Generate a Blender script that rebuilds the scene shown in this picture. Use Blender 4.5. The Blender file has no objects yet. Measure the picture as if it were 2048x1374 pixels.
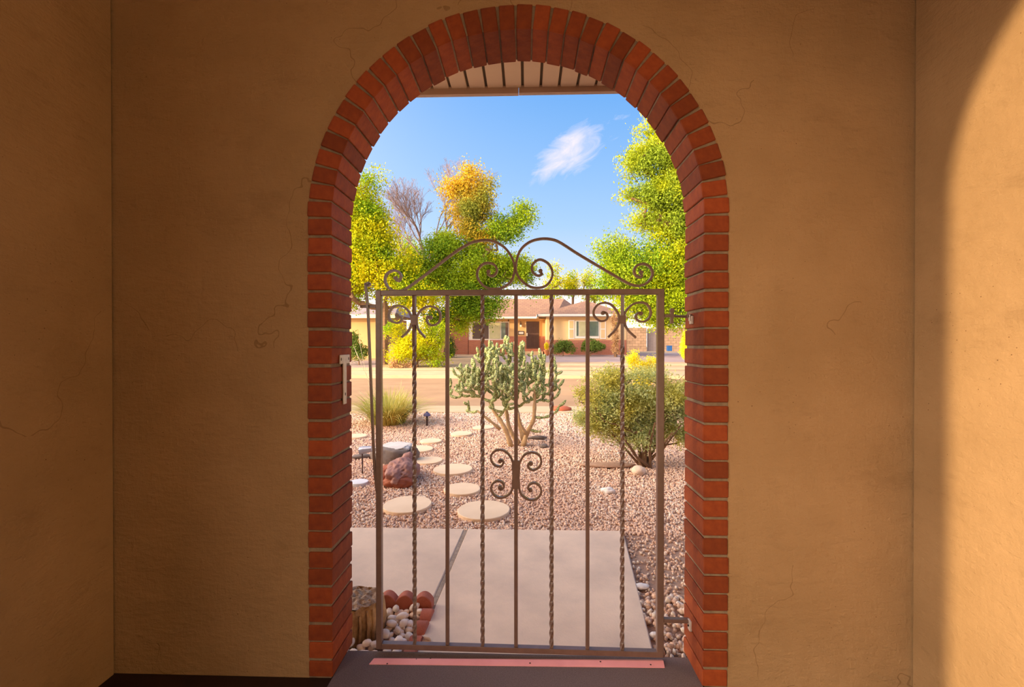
import bpy, bmesh, math, random
import numpy as np
from mathutils import Vector, Matrix, Euler

C = bpy.context.scene.collection
R = math.radians
random.seed(7)
PI = math.pi

# ------------------------------------------------------------------ camera, sky, sun, exposure
F = 908.0
CAM = Vector((0.039, -1.651, 1.24))
cam_d = bpy.data.cameras.new('camera'); cam_d.sensor_width = 36; cam_d.lens = F/2048*36
cam_d.shift_y = 5.75/2048; cam_d.clip_end = 600; cam_d.clip_start = .05
cam = bpy.data.objects.new('camera', cam_d); C.objects.link(cam)
cam.location = CAM
cam.rotation_euler = Euler((R(90-.3), 0, R(1.77)))
bpy.context.scene.camera = cam
CR = cam.rotation_euler.to_matrix()

SUN_DIR = Vector((1.0, .45, -.185)).normalized()      # the way the light travels
SUN_COL = (1.0, .74, .40)
sd = bpy.data.lights.new('sun', 'SUN'); sd.energy = 2.6; sd.color = SUN_COL; sd.angle = R(1.2)
so = bpy.data.objects.new('sun', sd); C.objects.link(so)
so.rotation_euler = SUN_DIR.to_track_quat('-Z', 'Y').to_euler(); so.location = (-8, -2, 6)

def ray(px, py):
    return (CR @ Vector(((px-1024)/F, -(py-692.75)/F, -1))).normalized()
def aty(px, py, Y):
    d = ray(px, py); return CAM + d*((Y-CAM.y)/d.y)
def atz(px, py, z):
    d = ray(px, py); return CAM + d*((z-CAM.z)/d.z)

def make_world():
    w = bpy.data.worlds.new('sky'); bpy.context.scene.world = w; w.use_nodes = True
    n = w.node_tree.nodes; l = w.node_tree.links; n.clear()
    out = n.new('ShaderNodeOutputWorld'); bg = n.new('ShaderNodeBackground'); l.new(bg.outputs[0], out.inputs[0])
    tc = n.new('ShaderNodeTexCoord'); sep = n.new('ShaderNodeSeparateXYZ'); l.new(tc.outputs['Generated'], sep.inputs[0])
    cr = n.new('ShaderNodeValToRGB'); l.new(sep.outputs['Z'], cr.inputs[0])
    st = [(0, (2.6, 2.0, 1.5)), (.05, (2.0, 1.65, 1.35)), (.10, (1.05, 1.0, 1.0)), (.16, (.60, .74, .96)), (.25, (.39, .62, .96)), (.35, (.27, .52, .92)), (.48, (.135, .40, .87)), (1, (.06, .22, .6))]
    st = [(p, tuple(x*.54 for x in c)) for p, c in st]
    e = cr.color_ramp.elements
    e[0].position = st[0][0]; e[0].color = (*st[0][1], 1); e[1].position = 1; e[1].color = (*st[-1][1], 1)
    for p, c in st[1:-1]:
        k = e.new(p); k.color = (*c, 1)
    def vm(op, a, b=None, **kw):
        q = n.new('ShaderNodeVectorMath'); q.operation = op
        for i, x in enumerate((a, b)):
            if x is None: continue
            if isinstance(x, (tuple, Vector)): q.inputs[i].default_value = x
            else: l.new(x, q.inputs[i])
        return q.outputs['Value'] if op == 'DOT_PRODUCT' else q.outputs[0]
    def mm(op, a, b=None, clamp=False):
        q = n.new('ShaderNodeMath'); q.operation = op; q.use_clamp = clamp
        for i, x in enumerate((a, b)):
            if x is None: continue
            if isinstance(x, (int, float)): q.inputs[i].default_value = x
            else: l.new(x, q.inputs[i])
        return q.outputs[0]
    D = tc.outputs['Generated']
    # aureole round the low sun, far left of the view
    cs = vm('DOT_PRODUCT', D, tuple(-SUN_DIR))
    au = mm('EXPONENT', mm('MULTIPLY', mm('SUBTRACT', cs, 1.0), 4.4))
    up = mm('MULTIPLY', mm('ADD', sep.outputs['Z'], .06), 8, True)
    mx = n.new('ShaderNodeMix'); mx.data_type = 'RGBA'; mx.blend_type = 'ADD'; mx.inputs['Factor'].default_value = 1
    sc = n.new('ShaderNodeVectorMath'); sc.operation = 'SCALE'; sc.inputs[0].default_value = (1.0, .78, .55)
    l.new(mm('MULTIPLY', mm('MULTIPLY', au, up), 8.5), sc.inputs['Scale'])
    l.new(cr.outputs[0], mx.inputs['A']); l.new(sc.outputs[0], mx.inputs['B'])
    # thin evening cloud: streaks of noise, densest in one patch of the sky
    c0 = ray(1140, 305); U = (ray(1195, 270)-ray(1085, 340)).normalized(); V = c0.cross(U).normalized(); U = V.cross(c0).normalized()
    u = vm('DOT_PRODUCT', D, tuple(U)); v = vm('DOT_PRODUCT', D, tuple(V)); wv = vm('DOT_PRODUCT', D, tuple(c0))
    cmb = n.new('ShaderNodeCombineXYZ'); l.new(mm('MULTIPLY', u, 13), cmb.inputs[0]); l.new(mm('MULTIPLY', v, 30), cmb.inputs[1])
    nz = n.new('ShaderNodeTexNoise'); nz.inputs['Scale'].default_value = 1.0; nz.inputs['Detail'].default_value = 7; nz.inputs['Roughness'].default_value = .62
    nz.inputs['Distortion'].default_value = .7; l.new(cmb.outputs[0], nz.inputs['Vector'])
    uu = mm('POWER', mm('ABSOLUTE', mm('MULTIPLY', u, 1/.095)), 2); vv = mm('POWER', mm('ABSOLUTE', mm('MULTIPLY', v, 1/.046)), 2)
    fall = mm('MULTIPLY', mm('EXPONENT', mm('MULTIPLY', mm('ADD', uu, vv), -1)), mm('GREATER_THAN', wv, 0))
    den = mm('MULTIPLY', mm('SUBTRACT', mm('ADD', mm('MULTIPLY', fall, .80), mm('MULTIPLY', nz.outputs['Fac'], 1.25)), .98), 1.9, True)
    m2 = n.new('ShaderNodeMix'); m2.data_type = 'RGBA'; l.new(mm('MULTIPLY', den, .9), m2.inputs['Factor'])
    l.new(mx.outputs['Result'], m2.inputs['A']); m2.inputs['B'].default_value = (.53, .48, .53, 1)
    l.new(m2.outputs['Result'], bg.inputs[0]); bg.inputs[1].default_value = 1.0
make_world()
vs = bpy.context.scene.view_settings
bpy.context.scene.display_settings.display_device = 'sRGB'
vs.view_transform = 'Standard'; vs.look = 'None'; vs.exposure = 1.0; vs.gamma = 1; vs.use_curve_mapping = False
bpy.context.scene.cycles.use_denoising = True
bpy.context.scene.cycles.max_bounces = 10
bpy.context.scene.cycles.diffuse_bounces = 6

# ------------------------------------------------------------------ helpers
def lin(c):
    """sRGB 0-255 to linear"""
    return tuple(((x/255)/12.92 if x/255 <= .04045 else ((x/255+.055)/1.055)**2.4) for x in c)

def M(name, c1, c2=None, rough=.85, nscale=6.0, bump=0.0, bscale=60.0, metal=0.0, rnd=0.0, island=None, trans=0.0, spec=.3, specks=None, lin_in=True, detail=6, dist=.01):
    m = bpy.data.materials.new(name); m.use_nodes = True
    n = m.node_tree.nodes; l = m.node_tree.links; b = n['Principled BSDF']
    b.inputs['Roughness'].default_value = rough; b.inputs['Metallic'].default_value = metal
    b.inputs['Specular IOR Level'].default_value = spec
    tc = n.new('ShaderNodeTexCoord'); V = tc.outputs['Object']
    col = None
    def rgb(c):
        q = n.new('ShaderNodeRGB'); q.outputs[0].default_value = (*c, 1); return q.outputs[0]
    def mix(f, a, bb, t='MIX'):
        q = n.new('ShaderNodeMix'); q.data_type = 'RGBA'; q.blend_type = t
        for k, x in (('Factor', f), ('A', a), ('B', bb)):
            if isinstance(x, (int, float)): q.inputs[k].default_value = x
            else: l.new(x, q.inputs[k])
        return q.outputs['Result']
    if island:
        g = n.new('ShaderNodeNewGeometry'); cr = n.new('ShaderNodeValToRGB'); l.new(g.outputs['Random Per Island'], cr.inputs[0])
        e = cr.color_ramp.elements; k = len(island)
        e[0].position = 0; e[0].color = (*island[0], 1); e[1].position = 1; e[1].color = (*island[-1], 1)
        for i in range(1, k-1):
            x = e.new(i/(k-1)); x.color = (*island[i], 1)
        col = cr.outputs[0]
        if c2:
            nz = n.new('ShaderNodeTexNoise'); nz.inputs['Scale'].default_value = nscale; nz.inputs['Detail'].default_value = 2; l.new(V, nz.inputs['Vector'])
            rr = n.new('ShaderNodeMapRange'); rr.inputs[1].default_value = .45; rr.inputs[2].default_value = .62; l.new(nz.outputs['Fac'], rr.inputs[0])
            col = mix(rr.outputs[0], col, rgb(c2))
    else:
        if c2:
            nz = n.new('ShaderNodeTexNoise'); nz.inputs['Scale'].default_value = nscale; nz.inputs['Detail'].default_value = detail; nz.inputs['Roughness'].default_value = .6; l.new(V, nz.inputs['Vector'])
            rr = n.new('ShaderNodeMapRange'); rr.inputs[1].default_value = .33; rr.inputs[2].default_value = .67; l.new(nz.outputs['Fac'], rr.inputs[0])
            col = mix(rr.outputs[0], rgb(c1), rgb(c2))
        else: col = rgb(c1)
    if rnd:
        oi = n.new('ShaderNodeObjectInfo'); mr = n.new('ShaderNodeMapRange'); mr.inputs[3].default_value = 1-rnd; mr.inputs[4].default_value = 1+rnd
        l.new(oi.outputs['Random'], mr.inputs[0])
        hs = n.new('ShaderNodeHueSaturation'); l.new(mr.outputs[0], hs.inputs['Value']); l.new(col, hs.inputs['Color']); col = hs.outputs[0]
    if specks:
        sc_, thr, colr, amt = specks
        vo = n.new('ShaderNodeTexVoronoi'); vo.inputs['Scale'].default_value = sc_; l.new(V, vo.inputs['Vector'])
        n2 = n.new('ShaderNodeTexNoise'); n2.inputs['Scale'].default_value = sc_*.07; l.new(V, n2.inputs['Vector'])
        a = n.new('ShaderNodeMath'); a.operation = 'MULTIPLY'; l.new(n2.outputs['Fac'], a.inputs[0]); l.new(n2.outputs['Fac'], a.inputs[1])
        a2 = n.new('ShaderNodeMath'); a2.operation = 'MULTIPLY'; l.new(a.outputs[0], a2.inputs[0]); a2.inputs[1].default_value = thr*4
        lt = n.new('ShaderNodeMath'); lt.operation = 'LESS_THAN'; l.new(vo.outputs['Distance'], lt.inputs[0]); l.new(a2.outputs[0], lt.inputs[1])
        a3 = n.new('ShaderNodeMath'); a3.operation = 'MULTIPLY'; l.new(lt.outputs[0], a3.inputs[0]); a3.inputs[1].default_value = amt
        col = mix(a3.outputs[0], col, rgb(colr))
    l.new(col, b.inputs['Base Color'])
    if bump:
        nb = n.new('ShaderNodeTexNoise'); nb.inputs['Scale'].default_value = bscale; nb.inputs['Detail'].default_value = 5; l.new(V, nb.inputs['Vector'])
        bu = n.new('ShaderNodeBump'); bu.inputs['Strength'].default_value = bump; bu.inputs['Distance'].default_value = dist
        l.new(nb.outputs['Fac'], bu.inputs['Height']); l.new(bu.outputs[0], b.inputs['Normal'])
    if trans:
        t = n.new('ShaderNodeBsdfTranslucent'); l.new(col, t.inputs[0]); ms = n.new('ShaderNodeMixShader'); ms.inputs[0].default_value = trans
        l.new(b.outputs[0], ms.inputs[1]); l.new(t.outputs[0], ms.inputs[2]); l.new(ms.outputs[0], n['Material Output'].inputs[0])
    return m

class MB:
    def __init__(s): s.v = []; s.f = []
    def add(s, vv, ff):
        k = len(s.v); s.v += [tuple(x) for x in vv]; s.f += [tuple(i+k for i in q) for q in ff]; return s
    def box(s, a, b, mtx=None):
        (x0, y0, z0), (x1, y1, z1) = a, b
        vv = [Vector(p) for p in ((x0,y0,z0),(x1,y0,z0),(x1,y1,z0),(x0,y1,z0),(x0,y0,z1),(x1,y0,z1),(x1,y1,z1),(x0,y1,z1))]
        if mtx: vv = [mtx @ p for p in vv]
        return s.add(vv, [(0,3,2,1),(4,5,6,7),(0,1,5,4),(1,2,6,5),(2,3,7,6),(3,0,4,7)])
    def tube(s, pts, rad, n=6, cap=True):
        pts = [Vector(p) for p in pts]; N = len(pts)
        if isinstance(rad, (int, float)): rad = [rad]*N
        rings = []; up = None
        for i in range(N):
            t = (pts[min(i+1, N-1)]-pts[max(i-1, 0)])
            if t.length < 1e-9: t = Vector((0, 0, 1))
            t.normalize()
            if up is None: up = t.orthogonal().normalized()
            up = (up - t*up.dot(t))
            up = up.normalized() if up.length > 1e-6 else t.orthogonal().normalized()
            sd_ = t.cross(up)
            rings.append([pts[i]+(up*math.cos(2*PI*k/n)+sd_*math.sin(2*PI*k/n))*rad[i] for k in range(n)])
        vv = [p for r_ in rings for p in r_]
        ff = [(i*n+k, i*n+(k+1) % n, (i+1)*n+(k+1) % n, (i+1)*n+k) for i in range(N-1) for k in range(n)]
        if cap: ff += [tuple(range(n))[::-1], tuple((N-1)*n+k for k in range(n))]
        return s.add(vv, ff)
    def prism(s, poly, fn):
        """poly: 2-D outline; fn(a,b,side) -> point, side 0/1"""
        n = len(poly)
        vv = [fn(a, b, 0) for a, b in poly]+[fn(a, b, 1) for a, b in poly]
        ff = [tuple(range(n))[::-1], tuple(range(n, 2*n))]+[(i, (i+1) % n, n+(i+1) % n, n+i) for i in range(n)]
        return s.add(vv, ff)
    def ribbon(s, path, th, d, w0=0.0):
        """flat bar bent along (u,v); lies in the u-v plane, d deep"""
        N = len(path); vv = []
        for i, (u, v) in enumerate(path):
            a = path[max(i-1, 0)]; b = path[min(i+1, N-1)]
            t = Vector((b[0]-a[0], b[1]-a[1])); t.normalize(); nx, ny = -t.y, t.x
            q = th[i] if isinstance(th, list) else th
            for sx, sy in ((1, -1), (1, 1), (-1, 1), (-1, -1)):
                vv.append((u+sx*nx*q/2, w0+sy*d/2, v+sx*ny*q/2))
        ff = [(4*i+k, 4*i+(k+1) % 4, 4*i+4+(k+1) % 4, 4*i+4+k) for i in range(N-1) for k in range(4)]
        ff += [(3, 2, 1, 0), (4*N-4, 4*N-3, 4*N-2, 4*N-1)]
        return s.add(vv, ff)
    def lathe(s, prof, n=24, c=(0, 0, 0)):
        vv = []; ff = []
        for r_, z in prof:
            for k in range(n): vv.append((c[0]+r_*math.cos(2*PI*k/n), c[1]+r_*math.sin(2*PI*k/n), c[2]+z))
        m_ = len(prof)
        ff = [(i*n+k, i*n+(k+1) % n, (i+1)*n+(k+1) % n, (i+1)*n+k) for i in range(m_-1) for k in range(n)]
        ff += [tuple(range(n))[::-1], tuple((m_-1)*n+k for k in range(n))]
        return s.add(vv, ff)
    def mesh(s, name, mat, smooth=False, bevel=0, fixn=True):
        me = bpy.data.meshes.new(name); me.from_pydata(s.v, [], s.f)
        if bevel or fixn:
            bm = bmesh.new(); bm.from_mesh(me)
            if fixn: bmesh.ops.recalc_face_normals(bm, faces=bm.faces)
            if bevel: bmesh.ops.bevel(bm, geom=list(bm.edges), offset=bevel, segments=1, affect='EDGES', clamp_overlap=True)
            bm.to_mesh(me); bm.free()
        if smooth:
            me.polygons.foreach_set('use_smooth', [True]*len(me.polygons))
        me.materials.append(mat); return me
    def build(s, name, mat, parent=None, smooth=False, bevel=0, fixn=True):
        return link(name, s.mesh(name, mat, smooth, bevel, fixn), parent)

def link(name, me, parent=None):
    o = bpy.data.objects.new(name, me); C.objects.link(o)
    if parent: o.parent = parent
    return o
def tag(o, label=None, cat=None, group=None, kind=None):
    if label: o['label'] = label
    if cat: o['category'] = cat
    if group: o['group'] = group
    if kind: o['kind'] = kind
    return o
def empty(name, loc=(0, 0, 0), rz=0, label=None, cat=None, group=None, kind=None):
    o = bpy.data.objects.new(name, None); C.objects.link(o); o.location = loc; o.rotation_euler = (0, 0, rz); o.empty_display_size = .1
    return tag(o, label, cat, group, kind)

def np_mesh(name, V, Fq, mat, smooth=False):
    me = bpy.data.meshes.new(name); nf, k = Fq.shape
    me.vertices.add(len(V)); me.vertices.foreach_set('co', np.ascontiguousarray(V, dtype=np.float32).ravel())
    me.loops.add(nf*k); me.loops.foreach_set('vertex_index', np.ascontiguousarray(Fq, dtype=np.int32).ravel())
    me.polygons.add(nf); me.polygons.foreach_set('loop_start', np.arange(0, nf*k, k, dtype=np.int32))
    me.polygons.foreach_set('loop_total', np.full(nf, k, dtype=np.int32))
    if smooth: me.polygons.foreach_set('use_smooth', np.ones(nf, dtype=bool))
    me.update(calc_edges=True); me.materials.append(mat); return me

def rot_rand(rng, n):
    q = rng.normal(size=(n, 4)); q /= np.linalg.norm(q, axis=1, keepdims=True); w, x, y, z = q.T
    return np.stack([np.stack([1-2*(y*y+z*z), 2*(x*y-z*w), 2*(x*z+y*w)], -1), np.stack([2*(x*y+z*w), 1-2*(x*x+z*z), 2*(y*z-x*w)], -1), np.stack([2*(x*z-y*w), 2*(y*z+x*w), 1-2*(x*x+y*y)], -1)], 1)

def leaves(P, size, rng, aspect=.55, droop=0.0, up=0.0):
    """a folded diamond per point"""
    n = len(P); S = (rng.uniform(.65, 1.25, n)*size)[:, None]
    t = rng.normal(size=(n, 3)); t[:, 2] += up-droop; t /= np.linalg.norm(t, axis=1, keepdims=True)
    a = rng.normal(size=(n, 3)); s = np.cross(t, a); s /= np.linalg.norm(s, axis=1, keepdims=True)+1e-9; nn = np.cross(s, t)
    V = np.stack([P-t*S*.5, P+s*S*aspect*.5+nn*S*.10, P+t*S*.5, P-s*S*aspect*.5+nn*S*.10], 1).reshape(-1, 3)
    return V, np.arange(4*n).reshape(n, 4)

ico_bm = bmesh.new(); bmesh.ops.create_icosphere(ico_bm, subdivisions=1, radius=1)
ICO_V = np.array([v.co[:] for v in ico_bm.verts]); ICO_F = np.array([[v.index for v in f.verts] for f in ico_bm.faces]); ico_bm.free()
def stones(P, size, rng, flat=.7, lump=.22):
    n = len(P); k = len(ICO_V)
    sc = rng.uniform(.7, 1.15, (n, 3)); sc[:, 2] *= flat
    V = ICO_V[None]*sc[:, None]*(1+rng.uniform(-lump, lump, (n, k, 1)))
    V = np.einsum('nij,nkj->nki', rot_rand(rng, n), V)
    V = V*size[:, None, None]+P[:, None]
    Fq = (ICO_F[None]+(np.arange(n)*k)[:, None, None]).reshape(-1, 3)
    return V.reshape(-1, 3), Fq

def spline(pts, per=7):
    """Catmull-Rom through 2-D or 3-D points"""
    P = [np.array(p, float) for p in pts]; P = [2*P[0]-P[1]]+P+[2*P[-1]-P[-2]]; out = []
    for i in range(1, len(P)-2):
        for k in range(per):
            t = k/per
            out.append(.5*((2*P[i])+(-P[i-1]+P[i+1])*t+(2*P[i-1]-5*P[i]+4*P[i+1]-P[i+2])*t*t+(-P[i-1]+3*P[i]-3*P[i+1]+P[i+2])*t**3))
    out.append(P[-2]); return [tuple(p) for p in out]

def lumpy(name, mat, r, seed, parent=None, sub=3, amp=.18, freq=2.0, shape=None, flat_top=None):
    """a rounded stone: noise-displaced icosphere of half sizes r"""
    from mathutils import noise
    bm = bmesh.new(); bmesh.ops.create_icosphere(bm, subdivisions=sub, radius=1)
    off = Vector((seed*3.1, seed*1.7, seed*.9))
    for v in bm.verts:
        p = v.co.copy(); d = 1+amp*noise.noise(p*freq+off)+amp*.4*noise.noise(p*freq*3+off)
        p = Vector((p.x*r[0]*d, p.y*r[1]*d, p.z*r[2]*d))
        if flat_top is not None and p.z > flat_top: p.z = flat_top+(p.z-flat_top)*.12
        if shape: p = shape(p)
        v.co = p
    me = bpy.data.meshes.new(name); bm.to_mesh(me); bm.free()
    me.polygons.foreach_set('use_smooth', [True]*len(me.polygons)); me.materials.append(mat)
    return link(name, me, parent)

# ------------------------------------------------------------------ materials
def stucco_mat(name, c1, c2, dirt):
    m = M(name, c1, c2, rough=.92, nscale=2.2, bump=0, specks=(38, .040, dirt, .8), spec=.15)
    n = m.node_tree.nodes; l = m.node_tree.links; b = n['Principled BSDF']
    tc = n.new('ShaderNodeTexCoord')
    def nz(scale, det, rough=.55, sx=None):
        q = n.new('ShaderNodeTexNoise'); q.inputs['Scale'].default_value = scale; q.inputs['Detail'].default_value = det; q.inputs['Roughness'].default_value = rough
        if sx:
            mp = n.new('ShaderNodeMapping'); mp.inputs['Scale'].default_value = sx; mp.inputs['Rotation'].default_value = (0, R(20), 0); l.new(tc.outputs['Object'], mp.inputs[0]); l.new(mp.outputs[0], q.inputs['Vector'])
        else: l.new(tc.outputs['Object'], q.inputs['Vector'])
        return q.outputs['Fac']
    def mm(op, a, b_=None, clamp=False):
        q = n.new('ShaderNodeMath'); q.operation = op; q.use_clamp = clamp
        for i, x in enumerate((a, b_)):
            if x is None: continue
            if isinstance(x, (int, float)): q.inputs[i].default_value = x
            else: l.new(x, q.inputs[i])
        return q.outputs[0]
    # hairline cracks where two noises cross
    ck = mm('LESS_THAN', mm('ABSOLUTE', mm('SUBTRACT', nz(.8, 5, .5), .5)), .0007)
    ck = mm('MULTIPLY', ck, mm('GREATER_THAN', nz(.9, 2), .53))
    # worn, rubbed patches
    wear = mm('MULTIPLY', mm('SUBTRACT', nz(3.2, 9, .72, (1, 1, 2.2)), .56), 5, True)
    old = b.inputs['Base Color'].links[0].from_socket
    mx = n.new('ShaderNodeMix'); mx.data_type = 'RGBA'; l.new(mm('MULTIPLY', wear, .28), mx.inputs['Factor']); l.new(old, mx.inputs['A']); mx.inputs['B'].default_value = (*dirt, 1)
    m2 = n.new('ShaderNodeMix'); m2.data_type = 'RGBA'; l.new(mm('MULTIPLY', ck, .4), m2.inputs['Factor']); l.new(mx.outputs['Result'], m2.inputs['A']); m2.inputs['B'].default_value = (*dirt, 1)
    l.new(m2.outputs['Result'], b.inputs['Base Color'])
    h = mm('ADD', mm('MULTIPLY', nz(170, 3), .10), mm('ADD', mm('MULTIPLY', nz(14, 6, .6, (1, 1, 2.5)), .8), mm('MULTIPLY', nz(55, 4, .6, (1.6, 1, .6)), .25)))
    h = mm('SUBTRACT', h, mm('MULTIPLY', ck, .3))
    bu = n.new('ShaderNodeBump'); bu.inputs['Strength'].default_value = .85; bu.inputs['Distance'].default_value = .012; l.new(h, bu.inputs['Height']); l.new(bu.outputs[0], b.inputs['Normal'])
    return m
m_stucco = stucco_mat('stucco', (.385, .243, .128), (.315, .195, .098), (.11, .05, .02))
m_bounce = M('bounce_paint', (.80, .70, .56), (.76, .66, .52), rough=.9, nscale=2)  # pale colour chosen so unseen walls and ceiling bounce more light
m_brick = M('brick_red', (.275, .056, .012), (.19, .032, .008), rough=.72, nscale=24, bump=.35, bscale=90, rnd=.28, specks=(60, .035, (.08, .02, .015), .8), dist=.004)
m_mortar = M('mortar', (.27, .20, .13), (.18, .13, .09), rough=.95, nscale=30, bump=.6, bscale=150, dist=.004)
m_carpet = M('carpet', (.25, .19, .185), (.15, .11, .108), rough=1, nscale=300, bump=1.0, bscale=500, spec=.05, dist=.004)
m_floor = M('dark_floor', (.030, .013, .008), (.018, .008, .005), rough=.9, nscale=8)
m_pink = M('pink_metal', (.80, .36, .40), (.70, .30, .33), rough=.38, nscale=7, bump=.1, bscale=20, specks=(28, .035, (.2, .06, .06), .8))
m_gate = M('gate_paint', (.17, .10, .08), (.13, .075, .06), rough=.30, nscale=30, bump=.12, bscale=80, spec=.55, dist=.003)
m_zinc = M('galvanised', (.62, .55, .50), (.50, .42, .38), rough=.45, nscale=40, metal=.35, spec=.5)
m_black = M('dark_hole', (.02, .012, .01))
m_conc = M('concrete', (.88, .65, .48), (.66, .49, .375), rough=.9, nscale=2.4, bump=.25, bscale=120, specks=(13, .018, (.1, .06, .04), .8), dist=.004)
m_joint = M('joint_wood', (.28, .20, .15), (.44, .33, .25), rough=.95, nscale=30, bump=.6, bscale=90)
m_dirt = M('gravel_bed', (.50, .32, .22), (.38, .22, .15), rough=1, nscale=5, bump=.8, bscale=60)
m_gravel = M('gravel', None, (.78, .52, .38), island=[(.95, .74, .58), (.64, .40, .28), (.90, .60, .44), (.74, .52, .38), (.97, .84, .70), (.46, .30, .23), (.84, .54, .38)], nscale=.7, rough=.9)
m_river = M('river_stone', (.94, .80, .68), (.84, .62, .48), rough=.6, nscale=18, rnd=.22, bump=.15, bscale=60, spec=.4)
m_edge = M('edging_red', (.50, .155, .10), (.40, .12, .08), rough=.95, nscale=12, bump=.7, bscale=140, dist=.004, specks=(90, .03, (.16, .05, .04), .7))
m_stump = M('old_wood', (.60, .38, .19), (.26, .14, .065), rough=.95, nscale=14, bump=1.0, bscale=40)
m_stumptop = M('stump_top', (.55, .38, .26), (.20, .12, .07), rough=.95, nscale=30, bump=1.0, bscale=60)
m_step = M('stepping_stone', (.88, .66, .46), (.80, .58, .39), rough=.9, nscale=3, bump=.2, bscale=90, dist=.004)
m_step_skylit = M('stepping_stone_skylit', (.78, .78, .82), (.68, .67, .70), rough=.7, nscale=4)  # bluish white puts the sky's light into the stone colour
m_grey = M('grey_rock', (.24, .19, .165), (.15, .115, .10), rough=.85, nscale=8, bump=.6, bscale=25)
m_greytop = M('grey_rock_top', (.66, .62, .60), (.54, .49, .47), rough=.7, nscale=5, bump=.2, bscale=30)
m_petr = M('petrified_wood', (.42, .21, .165), (.26, .135, .12), rough=.7, nscale=9, bump=1.0, bscale=26)
m_petr2 = M('petrified_core', (.40, .11, .045), (.22, .06, .035), rough=.6, nscale=8, bump=.6, bscale=20)
m_redrock = M('red_rock', (.58, .17, .08), (.42, .11, .06), rough=.85, nscale=8, bump=.6, bscale=20)
m_pale = M('pale_rock', (.80, .62, .48), (.68, .50, .38), rough=.85, nscale=6, bump=.4, bscale=25)
m_white = M('white_rock', (.92, .84, .78), (.78, .68, .62), rough=.8, nscale=20, bump=.4, bscale=30)
m_lampblue = M('lamp_blue', (.10, .095, .22), (.14, .12, .25), rough=.4)
m_lampgrey = M('lamp_grey', (.36, .37, .46), (.5, .5, .55), rough=.35, metal=.5)
m_street = M('asphalt', (.46, .285, .165), (.38, .23, .13), rough=.95, nscale=1.2, bump=.2, bscale=60)
m_curb = M('curb_concrete', (.66, .50, .31), (.56, .41, .25), rough=.9, nscale=2)
m_sand = M('yard_sand', (.56, .39, .23), (.42, .28, .17), rough=1, nscale=.5, bump=.3, bscale=20)
m_drive = M('driveway_pavers', (.44, .33, .31), (.36, .26, .25), rough=.9, nscale=.8, bump=.2, bscale=20)
m_peach = M('stucco_peach', (.72, .47, .22), (.66, .42, .20), rough=.9, nscale=.5)
m_cream = M('stucco_cream', (.80, .57, .31), (.76, .53, .28), rough=.9, nscale=.5)
m_trim = M('trim_white', (.90, .84, .78), (.86, .78, .72), rough=.6, nscale=1)
m_door = M('screen_door', (.115, .062, .05), (.09, .048, .042), rough=.5, nscale=6)
m_dark = M('dark_metal', (.06, .03, .025), rough=.5)
m_glass = M('window_glass', (.10, .14, .13), (.18, .22, .17), rough=.06, nscale=1.4, spec=.9)
m_curtain = M('curtain', (.62, .58, .34), (.54, .50, .30), rough=.8, nscale=3)
m_screen = M('window_screen', (.13, .085, .07), rough=.7)
m_soffit = M('soffit_paint', (.80, .62, .43), (.74, .56, .39), rough=.6, nscale=3)
m_sgap = M('soffit_gap', (.12, .085, .05), rough=.9)
m_fascia = M('fascia_paint', (.58, .43, .34), (.52, .38, .30), rough=.6, nscale=4)
m_blockf = M('block_face', (.54, .35, .21), (.46, .29, .17), rough=.9, nscale=2, rnd=.12)
m_fence = M('grey_board', (.34, .27, .24), (.26, .20, .18), rough=.9, nscale=3)
m_blue = M('blue_plastic', (.03, .13, .36), rough=.4)
m_terra = M('terracotta', (.55, .22, .09), (.40, .15, .07), rough=.8)
m_bark = M('bark', (.27, .155, .085), (.17, .095, .055), rough=.95, nscale=10, bump=.8, bscale=20)
m_twig = M('bare_twigs', (.27, .175, .16), (.20, .14, .14), rough=.9, nscale=5)
m_cact = M('cactus_green', (.40, .50, .26), (.62, .62, .36), rough=.8, nscale=40, bump=.8, bscale=90)
def cactus_mat():
    m = M('cactus_skin', (.3, .38, .16), rough=.85); n = m.node_tree.nodes; l = m.node_tree.links
    tc = n.new('ShaderNodeTexCoord'); vo = n.new('ShaderNodeTexVoronoi'); vo.inputs['Scale'].default_value = 75; l.new(tc.outputs['Object'], vo.inputs[0])
    cr = n.new('ShaderNodeValToRGB'); l.new(vo.outputs['Distance'], cr.inputs[0]); e = cr.color_ramp.elements
    e[0].position = .20; e[0].color = (.96, .90, .56, 1); e[1].position = .38; e[1].color = (.52, .58, .24, 1); k = e.new(.7); k.color = (.20, .25, .08, 1)
    l.new(cr.outputs[0], n['Principled BSDF'].inputs['Base Color'])
    bu = n.new('ShaderNodeBump'); bu.inputs['Strength'].default_value = 1; bu.inputs['Distance'].default_value = .01; bu.invert = True
    l.new(vo.outputs['Distance'], bu.inputs['Height']); l.new(bu.outputs[0], n['Principled BSDF'].inputs['Normal']); return m
m_cact = cactus_mat()
m_ctrunk = M('cactus_trunk', (.62, .42, .22), (.44, .28, .15), rough=.9, nscale=14, bump=.8, bscale=40)
m_spine = M('spines', (.85, .76, .50), rough=.7, trans=.3)

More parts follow.
